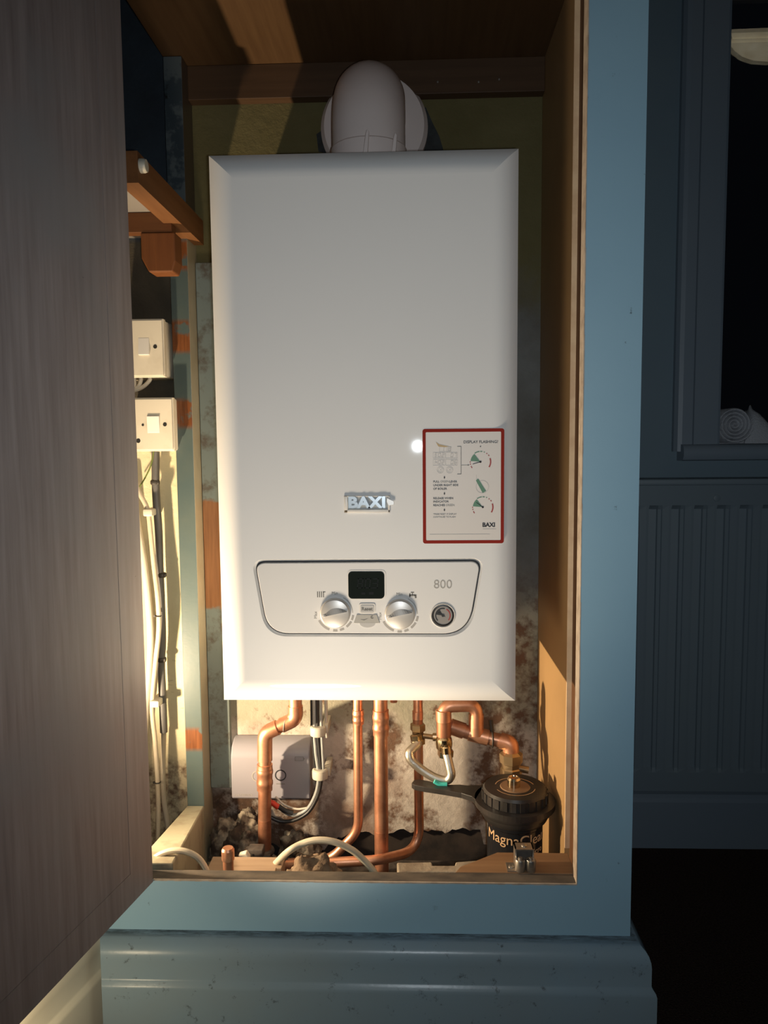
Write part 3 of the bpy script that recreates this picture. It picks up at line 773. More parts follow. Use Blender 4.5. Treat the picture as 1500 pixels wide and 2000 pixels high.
# knobs
for kx_, ky_ in ((655, 1197), (781, 1199)):
    c = P2(kx_, ky_)
    kb = obj('knob', MB().lathe((c.x, PF, c.z), (0, -1, 0), [(.0202, 0), (.0200, .0045), (.0190, .0062), (.0178, .0068), (0, .0068)], 48), M['silver'], pan, smooth=40)
    an = math.radians(12)
    ux, uz = math.cos(an), math.sin(an)
    Pk = [(c.x-ux*.0175-uz*.0008, c.z-uz*.0175+ux*.0008), (c.x+ux*.0180, c.z+uz*.0180), (c.x-ux*.0175+uz*.003, c.z-uz*.0175-ux*.003)]
    yk = PF-.0069
    mb = MB()   # finger grip: a sloped half above the pointer line
    top_ = [(c.x-ux*.0150, yk, c.z-uz*.0150), (c.x+ux*.0165, yk-.0006, c.z+uz*.0165)]
    n_ = 12; edge = []; 
    for k in range(n_+1):
        t_ = k/n_; p_ = V(top_[0]).lerp(V(top_[1]), t_); bulge = .0075*math.sin(PI*t_)**.8
        edge.append((p_, V((p_.x-uz*bulge, yk, p_.z+ux*bulge))))
    mb.strip([e[1] for e in edge], [e[0]+V((0, -.0026, 0)) for e in edge]).strip([e[0]+V((0, -.0026, 0)) for e in edge], [e[0] for e in edge])
    obj('grip', mb, M['silver'], kb, smooth=0)
    obj('pointer_dot', MB().lathe((c.x-ux*.0152, yk+.0002, c.z-uz*.0152), (0, -1, 0), [(.0022, 0), (.0020, .0006), (0, .0008)], 16), M['wht'], kb)
    mb = MB()
    for a0, a1 in ((205, 250), (262, 276), (284, 298), (308, 330), (336, 352)): arcband(mb, c.x, c.z, .0222, .0252, a0, a1, PF, 6)
    arcband(mb, c.x, c.z, .0226, .0234, 0, 62, PF, 8)
    obj('knob_scale', mb, M['pale_ink'], pan, smooth=0)
    text('minimum_mark', 'Min', .0056, c.x-.0005, PF-.0001, c.z+.0262, M['ink'], pan, bold=.00002)
    text('maximum_mark', 'Max', .0058, c.x-.0262, PF-.0001, c.z-.003, M['pale_ink'], pan, rot=PI/2, bold=.0001)
q = P2(626, 1161); mb = MB()
for k in range(4): mb.box((q.x-.0045+k*.0026, PF-.0003, q.z-.0038), (q.x-.0032+k*.0026, PF, q.z+.0038))
mb.box((q.x+.0032, PF-.0003, q.z+.0028), (q.x+.0066, PF, q.z+.0038)); obj('radiator_symbol', mb, M['ink'], pan, smooth=0)
q = P2(807, 1162); mb = MB()
mb.box((q.x-.0052, PF-.0003, q.z-.0016), (q.x+.0028, PF, q.z+.0008)).box((q.x-.0052, PF-.0003, q.z-.0030), (q.x-.0036, PF, q.z+.0020)).box((q.x-.0032, PF-.0003, q.z+.0028), (q.x+.0012, PF, q.z+.0040)).box((q.x-.0016, PF-.0003, q.z), (q.x-.0004, PF, q.z+.0030)).box((q.x+.0020, PF-.0003, q.z-.0042), (q.x+.0044, PF, q.z+.0004))
obj('tap_symbol', mb, M['ink'], pan, smooth=0)
q0, q1 = P2(703, 1181), P2(731, 1197)
obj('reset_bezel', MB().prism(rrect(q0.x-.0012, q1.z-.0010, q1.x+.0016, q0.z+.0016, .0030, PF), (0, -.0012, 0)), M['wht'], pan)
rb = obj('reset_button', MB().prism(rrect(q0.x+.0006, q1.z+.0006, q1.x-.0002, q0.z-.0004, .0022, PF-.0010), (0, -.0008, 0)), M['silver'], pan)
text('reset_word', 'Reset', .0064, (q0.x+q1.x)/2, PF-.0019, (q0.z+q1.z)/2, M['ink'], rb, bold=.0002)
T = [P2(697, 1200), P2(736, 1200), P2(742, 1217), P2(691, 1217)]
tab = obj('pull_tab', MB().prism([(p.x, PF-.0002, p.z) for p in T], (0, -.0012, 0)), M['tinted'], pan, smooth=0, bevel=.0004)
q = P2(716, 1209); mb = MB().prism([(q.x-.008, PF-.0015, q.z-.0002), (q.x-.003, PF-.0015, q.z-.0014), (q.x+.002, PF-.0015, q.z+.0012), (q.x-.003, PF-.0015, q.z-.0004)], (0, -.0002, 0))
arcband(mb, q.x+.0075, q.z+.0028, .0008, .0022, 60, 330, PF-.0015, 10, .0002); obj('tab_symbol', mb, M['ink'], tab, smooth=0)
q = P2(718, 1216); obj('thumb_slot', MB().prism([V((q.x+.0105*math.cos(t), PF-.0001, q.z-.0002+.0062*math.sin(t))) for t in [PI+PI*k/14 for k in range(15)]], (0, -.0014, 0)), M['silver'], pan, smooth=0)
q = P2(865, 1142); text('range_number', '800', .0165, q.x, PF-.0001, q.z, M['pale_ink'], pan)
# pressure gauge
c = P2(865, 1202)
ga = obj('pressure_gauge', MB().lathe((c.x, PF, c.z), (0, -1, 0), [(.0168, -.0006), (.0164, .0012), (.0156, .0018), (.0148, .0012), (.0146, .0003), (0, .0003)], 44), M['wht'], pan)
obj('gauge_rim', MB().lathe((c.x, PF-.0004, c.z), (0, -1, 0), [(.0146, 0), (.0143, .0014), (.0130, .0016), (.0122, .0006), (.0122, 0)], 44), M['blackp'], ga)
obj('gauge_face', MB().lathe((c.x, PF-.0003, c.z), (0, -1, 0), [(.0124, 0), (.0124, .0004), (0, .0004)], 40), M['dial'], ga)
mb = arcband(MB(), c.x, c.z, .0088, .0102, 75, 225, PF-.0008, 16); mb.prism([(c.x, PF-.0008, c.z)]+arc(c.x, c.z, .0095, 118, 172, 8, PF-.0008), (0, -.0002, 0))
mb.prism([(c.x+.003, PF-.0011, c.z-.0022), (c.x-.0065, PF-.0011, c.z+.0045), (c.x+.001, PF-.0011, c.z+.0012)], (0, -.0003, 0)); mb.lathe((c.x, PF-.0008, c.z), (0, -1, 0), [(.0018, 0), (.0018, .0008), (0, .0008)], 14)
obj('gauge_needle', mb, M['black_ink'], ga, smooth=0)
obj('gauge_red_band', arcband(MB(), c.x, c.z, .0088, .0102, -40, 62, PF-.0008, 14), M['redp'], ga, smooth=0)
# badge
q0, q1 = aty(672, 968, BF), aty(762, 1001, BF)
mb = MB()
for (x0, z0, x1, z1) in ((q0.x, q1.z, q1.x, q1.z+.0042), (q0.x, q0.z-.0018, q1.x, q0.z), (q0.x, q1.z, q0.x+.0050, q0.z), (q1.x-.0028, q1.z, q1.x, q0.z)):
    mb.box((x0, BF-.0028, z0), (x1, BF, z1), .0008)
bd = obj('badge', mb, M['wht'], boi)
obj('badge_plate', MB().box((q0.x+.003, BF-.0008, q1.z+.003), (q1.x-.002, BF, q0.z-.001)), M['greyc2'], bd, smooth=0)
q = aty(717, 983, BF)
text('badge_letters', 'BAXI', .0198, q.x-.0002, BF-.0022, q.z+.0008, M['chrome'], bd, bold=.0009, ext=.0013, sx=1.14)
tip = [(q1.x-.004, BF-.003, q0.z-.003), (q1.x+.0052, BF-.003, q0.z-.0075), (q1.x+.0052, BF-.003, q0.z-.0120), (q1.x-.002, BF-.003, q0.z-.0135), (q1.x-.0045, BF-.003, q0.z-.008)]
obj('badge_flake', MB().prism(tip, (0, -.0008, 0)), M['silver'], bd, smooth=0, bevel=.0008)
# instruction sticker
SY = BF-.0002
q0, q1 = aty(825, 838, BF), aty(984, 1061, BF)
st = obj('instruction_sticker', MB().prism(rrect(q0.x, q1.z, q1.x, q0.z, .003, BF), (0, -.0003, 0)), M['sticker'], boi, smooth=0)
wd = .0042
A = rrect(q0.x, q1.z, q1.x, q0.z, .0032, SY-.0003); B = rrect(q0.x+wd, q1.z+wd, q1.x-wd, q0.z-wd, .0012, SY-.0003)
obj('red_border', MB().strip(A, B, True), M['red'], st, smooth=0)
TY = SY-.0003
def st_text(nm, s_, px, py, size, m_, al='LEFT', bold=0.):
    q_ = aty(px, py, TY); return text(nm, s_, size, q_.x, TY, q_.z, m_, st, al, bold, .00008)
st_text('heading', 'DISPLAY FLASHING?', 973, 863, .0050, M['black_ink'], 'RIGHT', .00004)
for s_, py, m_, px in (('PULL', 941, 'ink', 846), ('GREEN', 941, 'pale_ink', 859.5), ('LEVER', 941, 'ink', 877.5), ('UNDER RIGHT SIDE', 948, 'ink', 846), ('OF BOILER', 955, 'ink', 846), ('RELEASE WHEN', 973.5, 'ink', 846), ('INDICATOR', 980, 'ink', 846), ('REACHES', 987, 'ink', 846), ('GREEN', 987, 'pale_ink', 870.5)):
    st_text('instruction_line', s_, px, py, .0037, M['black_ink' if m_ == 'ink' else m_], 'LEFT', .00005)
for s_, py in (('*PRESS RESET IF DISPLAY', 1004.5), ('CONTINUES TO FLASH', 1010)): st_text('footnote_line', s_, 846, py, .0028, M['ink'])
st_text('maker_word', 'BAXI', 942, 1025.5, .0076, M['black_ink'], 'LEFT', .0003)
mb = MB(); q = aty(943, 1033.5, TY); mb.box((q.x, TY-.0001, q.z-.0003), (q.x+.017, TY, q.z+.0003)); q = aty(839, 1044, TY); mb.box((q.x, TY-.0001, q.z-.0003), (q.x+.078, TY, q.z+.0003))
obj('small_print_line', mb, M['faint'], st, smooth=0)
for py in (932.5, 964, 996):
    q = aty(868, py, TY); mb = MB().prism([(q.x, TY, q.z-.0022), (q.x+.0010, TY, q.z), (q.x, TY, q.z+.0022), (q.x-.0010, TY, q.z)], (0, -.0001, 0))
    obj('step_arrow', mb, M['black_ink'], st, smooth=0)
mb = MB(); q = aty(938.5, 872, TY); mb.prism([(q.x, TY, q.z-.001), (q.x+.0009, TY, q.z), (q.x, TY, q.z+.001), (q.x-.0009, TY, q.z)], (0, -.0001, 0))
obj('step_arrow', mb, M['black_ink'], st, smooth=0)
mb = MB(); a_ = aty(893, 872, TY); b_ = aty(900.5, 872, TY); c_ = aty(900.5, 926, TY); h_ = .00035
for (x0, z0, x1, z1) in ((a_.x, a_.z-h_, b_.x, a_.z+h_), (b_.x-h_, c_.z, b_.x+h_, a_.z), (a_.x, c_.z-h_, b_.x, c_.z+h_)): mb.box((x0, TY-.0001, z0), (x1, TY, z1))
q = aty(900.5, 908.5, TY); mb.box((q.x, TY-.0001, q.z-.0002), (q.x+.0085, TY, q.z+.0002)).prism([(q.x+.0085, TY, q.z-.0010), (q.x+.0110, TY, q.z), (q.x+.0085, TY, q.z+.0010)], (0, -.0001, 0))
obj('bracket_line', mb, M['ink'], st, smooth=0)
mb = MB()
for (xa, za, xb, zb) in ((846, 884, 869, 895), (870.5, 884, 893, 895), (846, 898, 869, 909), (870.5, 898, 893, 909), (858, 873, 881, 882)):
    p_, r_ = aty(xa, za, TY), aty(xb, zb, TY); e = .00018
    for (x0, z0, x1, z1) in ((p_.x, p_.z-e, r_.x, p_.z+e), (p_.x, r_.z-e, r_.x, r_.z+e), (p_.x-e, r_.z, p_.x+e, p_.z), (r_.x-e, r_.z, r_.x+e, p_.z)): mb.box((x0, TY-.0001, z0), (x1, TY, z1))
for px in (860, 878):
    q = aty(px, 918, TY); arcband(mb, q.x, q.z, .0040, .0045, 0, 360, TY, 22, .0001); arcband(mb, q.x, q.z, .0026, .0029, 0, 360, TY, 18, .0001); mb.box((q.x-.0004, TY-.0001, q.z-.0006), (q.x+.0012, TY, q.z+.0004))
obj('display_outline', mb, M['faint'], st, smooth=0)
mb = MB(); sc_ = .00030
for s_, px, py in (('E02', 849, 893), ('07', 880, 893), ('H02', 849, 907), ('06', 880, 907), ('118', 862, 881)):
    q = aty(px, py, TY); seg7(mb, s_, q.x, q.z, .0030, .0052, .0043, TY, .00045, .0001)
obj('code_digits', mb, M['pale_ink'], st, smooth=0)
for nm, px, py, nd in (('upper', 938.5, 902, 196), ('lower', 943, 990.5, 143)):
    c = aty(px, py, TY); r_ = .0139
    g_ = obj('dial_green', MB().prism([V((c.x, TY, c.z))]+arc(c.x, c.z, r_-.001, 128, 175, 8, TY), (0, -.0001, 0)), M['green'], st, smooth=0)
    mb = MB()
    for a0, a1 in ((96, 124), (80, 92), (66, 72)): arcband(mb, c.x, c.z, r_-.0012, r_, a0, a1, TY, 6, .0001)
    obj('dial_scale', mb, M['green'], st, smooth=0)
    for a0, a1 in ((50, 56), (34, 42), (-32, 20), (178, 184), (190, 196), (204, 216)):
        obj('red_tick', arcband(MB(), c.x, c.z, r_-.0012-(.0006 if a0 == -32 else 0), r_, a0, a1, TY, 8, .0001), M['redp'], st, smooth=0)
    u = V((math.cos(math.radians(nd)), 0, math.sin(math.radians(nd)))); v_ = V((-u.z, 0, u.x))
    mb = MB().prism([V((c.x, TY-.0001, c.z))+v_*.0005, V((c.x, TY-.0001, c.z))+u*.0105+v_*.0004, V((c.x, TY-.0001, c.z))+u*.0105-v_*.0004, V((c.x, TY-.0001, c.z))-v_*.0005], (0, -.0001, 0))
    mb.lathe((c.x, TY, c.z), (0, -1, 0), [(.0014, 0), (.0014, .0002), (0, .0002)], 12)
    obj('dial_pointer', mb, M['black_ink'], st, smooth=0)
p_, r_ = aty(932, 937, TY), aty(946, 961, TY); u = (r_-p_).normalized(); v_ = V((-u.z, 0, u.x))*.0026
obj('green_lever', MB().prism([p_+v_*.75-V((0, 0, 0)), p_+v_*.4-u*.0008, p_-v_*.75, r_-v_, r_+v_], (0, -.0001, 0)), M['green'], st, smooth=0)
q = aty(942, 951, TY); mb = arcband(MB(), q.x, q.z, .0078, .0084, 0, 360, TY+.00005, 24, .0001); q = aty(930.5, 932, TY); mb.box((q.x-.0002, TY-.0001, q.z-.003), (q.x+.0002, TY, q.z+.003)); obj('lever_outline', mb, M['faint'], st, smooth=0)
T = [aty(851, 863, TY), aty(858, 868, TY), aty(877, 872, TY), aty(868, 873.5, TY), aty(856, 872, TY)]
obj('torn_patch', MB().prism([(p.x, TY, p.z) for p in T], (0, -.00012, 0)), M['tan'], st, smooth=0)
# small screws standing on top
for px in (463, 960):
    q = aty(px, 300, .10); obj('fixing_screw', MB().cyl((q.x, .10, bz1-.001), (q.x, .10, bz1+.006), .0016, 10), M['metal'], boi)

# ------------------------------------------------------------------ flue
fx, fy = aty(720, 250, .19).x, .19
flu = thing('flue', (fx, fy, bz1), 'white plastic flue elbow on top of the boiler', 'flue')
z0 = 1.283; rb_ = .062
pts = [(fx, fy, bz1), (fx, fy, z0)]+[V((fx, fy+rb_*(1-math.cos(t)), z0+rb_*math.sin(t))) for t in [PI/2*k/14 for k in range(1, 15)]]+[V((fx, .3385, z0+rb_))]
obj('elbow', MB().tube(pts, .0525, 48), M['flue'], flu, smooth=50)
obj('wall_collar', MB().lathe((fx+.002, .3388, z0+rb_-.004), (0, -1, 0), [(.086, 0), (.086, .012), (.080, .022), (.060, .026), (.053, .026)], 56), M['flue'], flu)
zc0, zc1 = bz1, aty(720, 264, .137).z
obj('collar', MB().lathe((fx, fy, zc0), (0, 0, 1), [(.0545, 0), (.0545, zc1-zc0-.002), (.0528, zc1-zc0)], 48), M['flue'], flu)
for px in (710, 764):
    q = aty(px, 282, .136); q1 = aty(px+6, 262, .136)
    yb = fy-math.sqrt(max(.0, .0545**2-(q.x-fx)**2))
    mb = MB().prism([(q.x-.004, yb-.001, bz1+.002), (q.x+.004, yb-.001, bz1+.002), (q1.x+.004, yb-.003, q1.z), (q1.x+.001, yb-.004, q1.z+.003), (q1.x-.001, yb-.003, q1.z-.002)], (0, -.006, 0))
    obj('clip', mb, M['flue'], flu, smooth=0, bevel=.001)
q = aty(736, 290, .136); yb = fy-.0552
obj('spring_loop', MB().tube([V((q.x+.008*math.cos(t), yb, bz1+.002+.016*math.sin(t))) for t in [PI*k/16 for k in range(17)]], .0011, 8), M['ink'], flu)

# ------------------------------------------------------------------ pipework
def pix(pl, y): return [aty(px, py, (y if len(p) < 3 else p[2])) for p in pl for px, py in [p[:2]]]
def coupling(mb, p0, p1, r, lips=True):
    p0, p1 = V(p0), V(p1); ax = p1-p0; L = ax.length
    prof = [(r*.9, 0), (r, .0004), (r, L*.18)]
    if lips: prof += [(r*1.07, L*.24), (r*1.07, L*.34), (r, L*.40), (r, L*.60), (r*1.07, L*.66), (r*1.07, L*.76), (r, L*.82)]
    prof += [(r, L-.0004), (r*.9, L)]
    return mb.lathe(p0, ax, prof, 28)
zb = bz0+.0005
# left pipe with two elbows
yA = .268
t = thing('copper_pipe', (-.2525, yA, .107), 'copper pipe with two elbows crossing the white control box', 'pipe', 'copper pipes below the boiler')
e1, e2 = aty(577, 1404, yA), aty(518, 1432, yA)
P = [(aty(577, 1372, yA).x, yA, zb), V((aty(577, 1372, yA).x, yA, e1.z)), V((-.2450, yA, e2.z)), V((-.2515, yA, .107))]
obj('tube', MB().tube(fillet(P, .030, 10), .0108, 24), M['copper'], t, smooth=50)
d = (V(P[2])-V(P[1])).normalized()
up = V(P[1])
obj('upper_elbow', MB().tube(fillet([up+V((0, 0, .022)), up, up+d*.026], .024, 10), .0122, 24), M['copper'], t, smooth=50)
lo_ = V(P[2]); dn = (V(P[3])-lo_).normalized()
obj('lower_elbow', MB().tube(fillet([lo_-d*.024, lo_, lo_+dn*.046], .026, 10), .0125, 24), M['copper'], t, smooth=50)
c0 = aty(517, 1492, yA).z; c1 = aty(517, 1543, yA).z
f = lambda z: lo_+dn*((lo_.z-z)/(-dn.z))
obj('coupling', coupling(MB(), f(c0), f(c1), .0128), M['copper'], t)
mb = MB().tube([f(aty(517, 1500, yA).z)+V((0, 0, 0))]+[f(aty(517, 1508, yA).z)], .0131, 20)
obj('solder_ring', mb, M['copper'], t)
zt0 = aty(515, 1600, yA).z
obj('tarnished_foot', MB().tube([f(zt0), f((zt0+.107)/2), V((-.2515, yA, .107))], .01095, 24), M['copper_dull'], t, smooth=50)
obj('retaining_wire', MB().tube([up+d*.020+V((0, 0, 0))+V((.002*math.cos(a), .0128*math.sin(a), .0128*math.cos(a))) for a in [2*PI*k/20 for k in range(21)]], .0006, 6, caps=False), M['greyc2'], t)
# 15 mm pipe
t = thing('copper_pipe', (-.088, .25, .107), 'thin copper pipe left of the thick straight one, bending left at the foot', 'pipe', 'copper pipes below the boiler')
x = aty(700, 1420, .25).x
P = [V((x, .25, zb)), V((x-.002, .25, .205)), V((x-.048, .25, .155)), V((x-.118, .245, .150))]
obj('tube', MB().tube(fillet(P, .05, 12), .0076, 20), M['copper'], t, smooth=50)
obj('coupling', coupling(MB(), (x, .25, aty(700, 1386, .25).z), (x, .25, aty(700, 1414, .25).z), .0090), M['copper'], t)
# 22 mm straight pipe
t = thing('copper_pipe', (-.05, .24, .107), 'thick straight copper pipe in the middle with a long coupling', 'pipe', 'copper pipes below the boiler')
x = aty(744, 1420, .24).x; x2 = aty(745, 1640, .24).x
obj('tube', MB().tube([(x, .24, zb), (x2, .24, .107)], .0112, 24), M['copper'], t, smooth=50)
fz = lambda py: aty(744, py, .24).z
obj('coupling', coupling(MB(), (x, .24, fz(1386)), (x, .24, fz(1436)), .0128), M['copper'], t)
obj('tarnished_foot', MB().tube([(x2, .24, fz(1622)), (x2, .24, .107)], .01135, 24), M['copper_dull'], t, smooth=50)
# short stub behind, between pipes
tag(obj('pipe_stub', MB().tube([(aty(769, 1372, .28).x, .28, zb), (aty(769, 1372, .28).x, .28, aty(769, 1371, .28).z-.0)], .006, 16), M['copper']), 'copper pipe end just peeping out under the boiler middle', 'pipe')
# 15 mm pipe sweeping left
t = thing('copper_pipe', (.007, .25, .15), 'copper pipe sweeping left along the floor behind the thick pipe', 'pipe', 'copper pipes below the boiler')
x = aty(816, 1400, .262).x; yD = .262
P = [V((x, yD, zb)), V((x+.0015, yD, aty(818, 1660, yD).z)), aty(740, 1680, .20), aty(620, 1686, .19), aty(560, 1690, .20)]
obj('tube', MB().tube(fillet(P, .058, 14), .0078, 20), M['copper'], t, smooth=50)
obj('coupling', coupling(MB(), (x, yD, aty(815, 1388, yD).z), (x, yD, aty(815, 1404, yD).z), .0088, False), M['copper'], t)
zt = aty(815, 1440, yD).z
tv = obj('valve_tee', MB().lathe((x, yD, zt-.012), (0, 0, 1), [(.0095, 0), (.012, .002), (.012, .010), (.0095, .012), (.0095, .022), (.0125, .024), (.0125, .034), (.009, .036)], 6), M['brassd'], t, smooth=20)
obj('valve_handle', MB().cyl((x+.008, yD-.004, zt+.004), (x+.026, yD-.004, zt+.002), .0042, 12).cyl((x+.024, yD-.004, zt+.002), (x+.030, yD-.004, zt+.002), .0065, 12), M['brassd'], tv)
obj('tarnished_band', MB().tube([(x, yD, aty(815, 1404, yD).z), (x, yD, aty(815, 1424, yD).z)], .00835, 20), M['copper_dull'], t, smooth=50)
# return assembly on the right
t = thing('copper_manifold', (.10, .25, .36), 'copper manifold of tees and elbows feeding the black filter', 'pipe')
yE = .235
xa = aty(867, 1400, yE).x; za = aty(867, 1374, yE).z-.0; xb = aty(931, 1390, yE).x
P = [V((xa, yE, aty(868, 1437, yE).z)), V((xa-.001, yE, za-.004)), V((xb, yE+.006, za-.004)), V((xb, yE+.006, aty(932, 1422, yE).z))]
obj('tube', MB().tube(fillet(P, .016, 8), .0105, 24), M['copper'], t, smooth=50)
obj('down_sleeve', coupling(MB(), (xa-.0008, yE, aty(867, 1386, yE).z), (xa-.0004, yE, aty(867, 1408, yE).z), .0125, False), M['copper'], t)
obj('tarnished_sleeve', MB().tube([(xa-.0004, yE, aty(867, 1407, yE).z), (xa, yE, aty(868, 1437, yE).z)], .0116, 24), M['copper_dull'], t, smooth=50)
# lower branch: comes from behind the down pipe to the right, then down into the filter valve
b0 = aty(872, 1416, yE+.012); b1 = aty(930, 1436, yE+.012); b2 = aty(975, 1446, yE+.005); b3 = aty(998, 1452, yE); b4 = aty(998, 1498, yE)
obj('branch_tube', MB().tube(fillet([b0, b1, b2, b3, b4], .022, 10), .0108, 24), M['copper'], t, smooth=50)
dd = (b1-b0).normalized(); d2 = (b2-b1).normalized()
obj('branch_tee', coupling(MB(), b0+dd*.006, b0+dd*.030, .0127, False), M['copper'], t)
obj('branch_sleeve', coupling(MB(), b1-dd*.012, b1+d2*.020, .0126, False), M['copper'], t)
obj('branch_riser', MB().tube([(xb, yE+.008, aty(932, 1424, yE).z-.012), (xb, yE+.008, aty(932, 1398, yE).z)], .0120, 24), M['copper'], t, smooth=50)
obj('branch_elbow', MB().tube(fillet([b2+d2*.002, b3, b3+V((0, 0, -.026))], .02, 10), .0128, 24), M['copper'], t, smooth=50)
q = b1+d2*.026
obj('pipe_strap', MB().tube([q+V((0, .0125*math.cos(a), .0125*math.sin(a))) for a in [2*PI*k/20 for k in range(21)]], .0016, 6, caps=False).cyl(q+V((0, .002, .010)), q+V((-.001, .012, .026)), .0032, 8), M['tie'], t)
zv = aty(868, 1446, yE).z
fv = obj('filling_valve', MB().lathe((xa, yE-.001, zv-.014), (0, 0, 1), [(.0095, 0), (.0125, .002), (.0135, .010), (.0125, .018), (.010, .021), (.010, .026), (0, .026)], 20).lathe((xa+.002, yE-.003, zv-.024), (.06, -.1, 1), [(.009, -.002), (.0128, 0), (.0128, .010), (.009, .012)], 6), M['brass'], t, smooth=25)

# braided filling hose
ht = thing('braided_hose', (.03, .225, .32), 'braided metal hose looping between two valves', 'hose')
yh = .225
P = [aty(812, 1438, yD-.014), aty(815, 1452, .242), aty(806, 1462, .234), aty(799, 1471, .228), aty(804, 1486, .225), aty(826, 1505, .222), aty(852, 1520, .218), aty(872, 1524, .215), aty(881, 1514, .213), aty(878, 1496, .216), aty(873, 1474, .222), aty(870, 1462, .228)]
obj('sleeve', MB().tube(crom(P, 9), .0070, 18), M['braid'], ht, smooth=50)
obj('end_nut', MB().lathe(aty(812, 1434, yD-.014), (.15, -.2, -1), [(.0075, 0), (.0098, .002), (.0098, .010), (.0080, .013)], 6), M['brass'], ht, smooth=20)
obj('ferrule', MB().lathe(aty(872, 1472, .222), (-.1, .12, 1), [(.0068, 0), (.0082, .001), (.0082, .010), (.0070, .012)], 20), M['brass'], ht)
P = [aty(848, 1526, .207), aty(858, 1531, .207), aty(873, 1532, .207)]
tag(obj('teal_tag', MB().tube(crom(P, 5), .0034, 10), M['teal']), 'small teal plastic tag under the braided hose', 'tag')

# magnetic filter
fc = V((.152, .165, 0)); ft_ = .316
fil = thing('water_filter', (fc.x, fc.y, .107), 'black canister filter with copper-coloured lettering in the right corner', 'filter')
L_ = lambda nm, prof, m_, seg=56, sm=30: obj(nm, MB().lathe((fc.x, fc.y, 0), (0, 0, 1), prof, seg), m_, fil, smooth=sm)
L_('canister', [(0, .1065), (.036, .1065), (.041, .112), (.0412, .150), (.0415, .2665), (.0430, .2685), (.0430, .2715), (.0418, .273), (.0418, .276)], M['blackg'])
L_('flange', [(.042, .2735), (.0470, .2745), (.0490, .278), (.0490, .2835), (.0535, .2855), (.0545, .288), (.0545, .2925), (.0525, .2935), (.048, .2935), (.048, .2965)], M['blackp'])
mb = MB()
mb.lathe((fc.x, fc.y, 0), (0, 0, 1), [(.0470, .2965), (.0485, .3025), (.0480, .3165), (.0455, .3205), (.0385, .3210), (.0, .3210)], 60)
for k in range(24):
    a = 2*PI*k/24+.1; r0 = .0482
    c = V((fc.x+r0*math.cos(a), fc.y+r0*math.sin(a), .3095)); tx, ty = -math.sin(a), math.cos(a)
    P = [c+V((tx*s_*.0042+math.cos(a)*q_, ty*s_*.0042+math.sin(a)*q_, -.0065)) for s_, q_ in ((-1, -.001), (-.8, .0014), (.8, .0014), (1, -.001))]
    mb.prism(P, (0, 0, .0135))
cap = obj('ring_cap', mb, M['blackp'], fil, smooth=25)
obj('cap_disc', MB().lathe((fc.x, fc.y-.002, .3212), (0, 0, 1), [(.0225, 0), (.0215, .0012), (.0125, .0014), (0, .0014)], 40), M['capd'], cap)
mb = MB(); 
for a0, a1 in ((200, 345), (15, 80), (100, 165)):
    A = [(fc.x+.0290*math.cos(math.radians(a0+(a1-a0)*k/18)), fc.y-.002+.0290*math.sin(math.radians(a0+(a1-a0)*k/18)), .3213) for k in range(19)]
    B = [(fc.x+.0302*math.cos(math.radians(a0+(a1-a0)*k/18)), fc.y-.002+.0302*math.sin(math.radians(a0+(a1-a0)*k/18)), .3213) for k in range(19)]
    mb.strip(A, B)
obj('cap_arrow', mb, M['gold'], cap, smooth=0)
obj('magnet_stem', MB().lathe((fc.x-.002, fc.y-.002, .322), (0, 0, 1), [(.0098, 0), (.0098, .011), (.0080, .0140), (.0068, .0140), (.0062, .0125), (0, .0125)], 28), M['brass'], fil)
# wrapped lettering on the canister
def wrap_text(name, body, size, a_center, z, r, m_, bold):
    c = bpy.data.curves.new(name, 'FONT'); c.body = body; c.size = 1.0; c.align_x = 'CENTER'; c.align_y = 'CENTER'; c.extrude = .0002/size; c.resolution_u = 4
    t_ = bpy.data.objects.new(name, c); COL.objects.link(t_); me = bpy.data.meshes.new_from_object(t_); bpy.data.objects.remove(t_); bpy.data.curves.remove(c)
    me.transform(Matrix.Scale(size, 4)); b_ = bmesh.new(); b_.from_mesh(me); bmesh.ops.subdivide_edges(b_, edges=[e for e in b_.edges if e.calc_length() > .002], cuts=3); b_.to_mesh(me); b_.free()
    for v in me.vertices:
        a = a_center+v.co.x/r; rr = r+v.co.z+.0003; zz = z+v.co.y
        v.co = V((fc.x+rr*math.sin(a), fc.y-rr*math.cos(a), zz))
    me.materials.clear(); me.materials.append(m_); o_ = bpy.data.objects.new(name, me); link(o_, fil); return o_
wrap_text('filter_name', 'MagnaClean', .0215, math.radians(-1), .2565, .0420, M['gold'], .00005)
wrap_text('filter_size', 'Micro', .0125, math.radians(40), .2375, .0420, M['gold'], .0)
# valve behind the cap
vb_ = V((b4.x, yE, 0))
mb = MB().lathe((vb_.x, yE, .297), (0, 0, 1), [(.0, 0), (.017, 0), (.017, .022), (.015, .024), (.015, .030), (.0185, .032), (.0185, .046), (.013, .050), (.0112, .050)], 8)
obj('inlet_valve', mb, M['brassd'], fil, smooth=20)
obj('valve_spindle', MB().cyl((vb_.x+.012, yE-.004, .320), (vb_.x+.027, yE-.006, .318), .0055, 12), M['brassd'], fil)
obj('outlet_neck', MB().box((vb_.x-.016, fc.y+.03, .262), (vb_.x+.016, yE+.012, .298), .004), M['blackp'], fil)
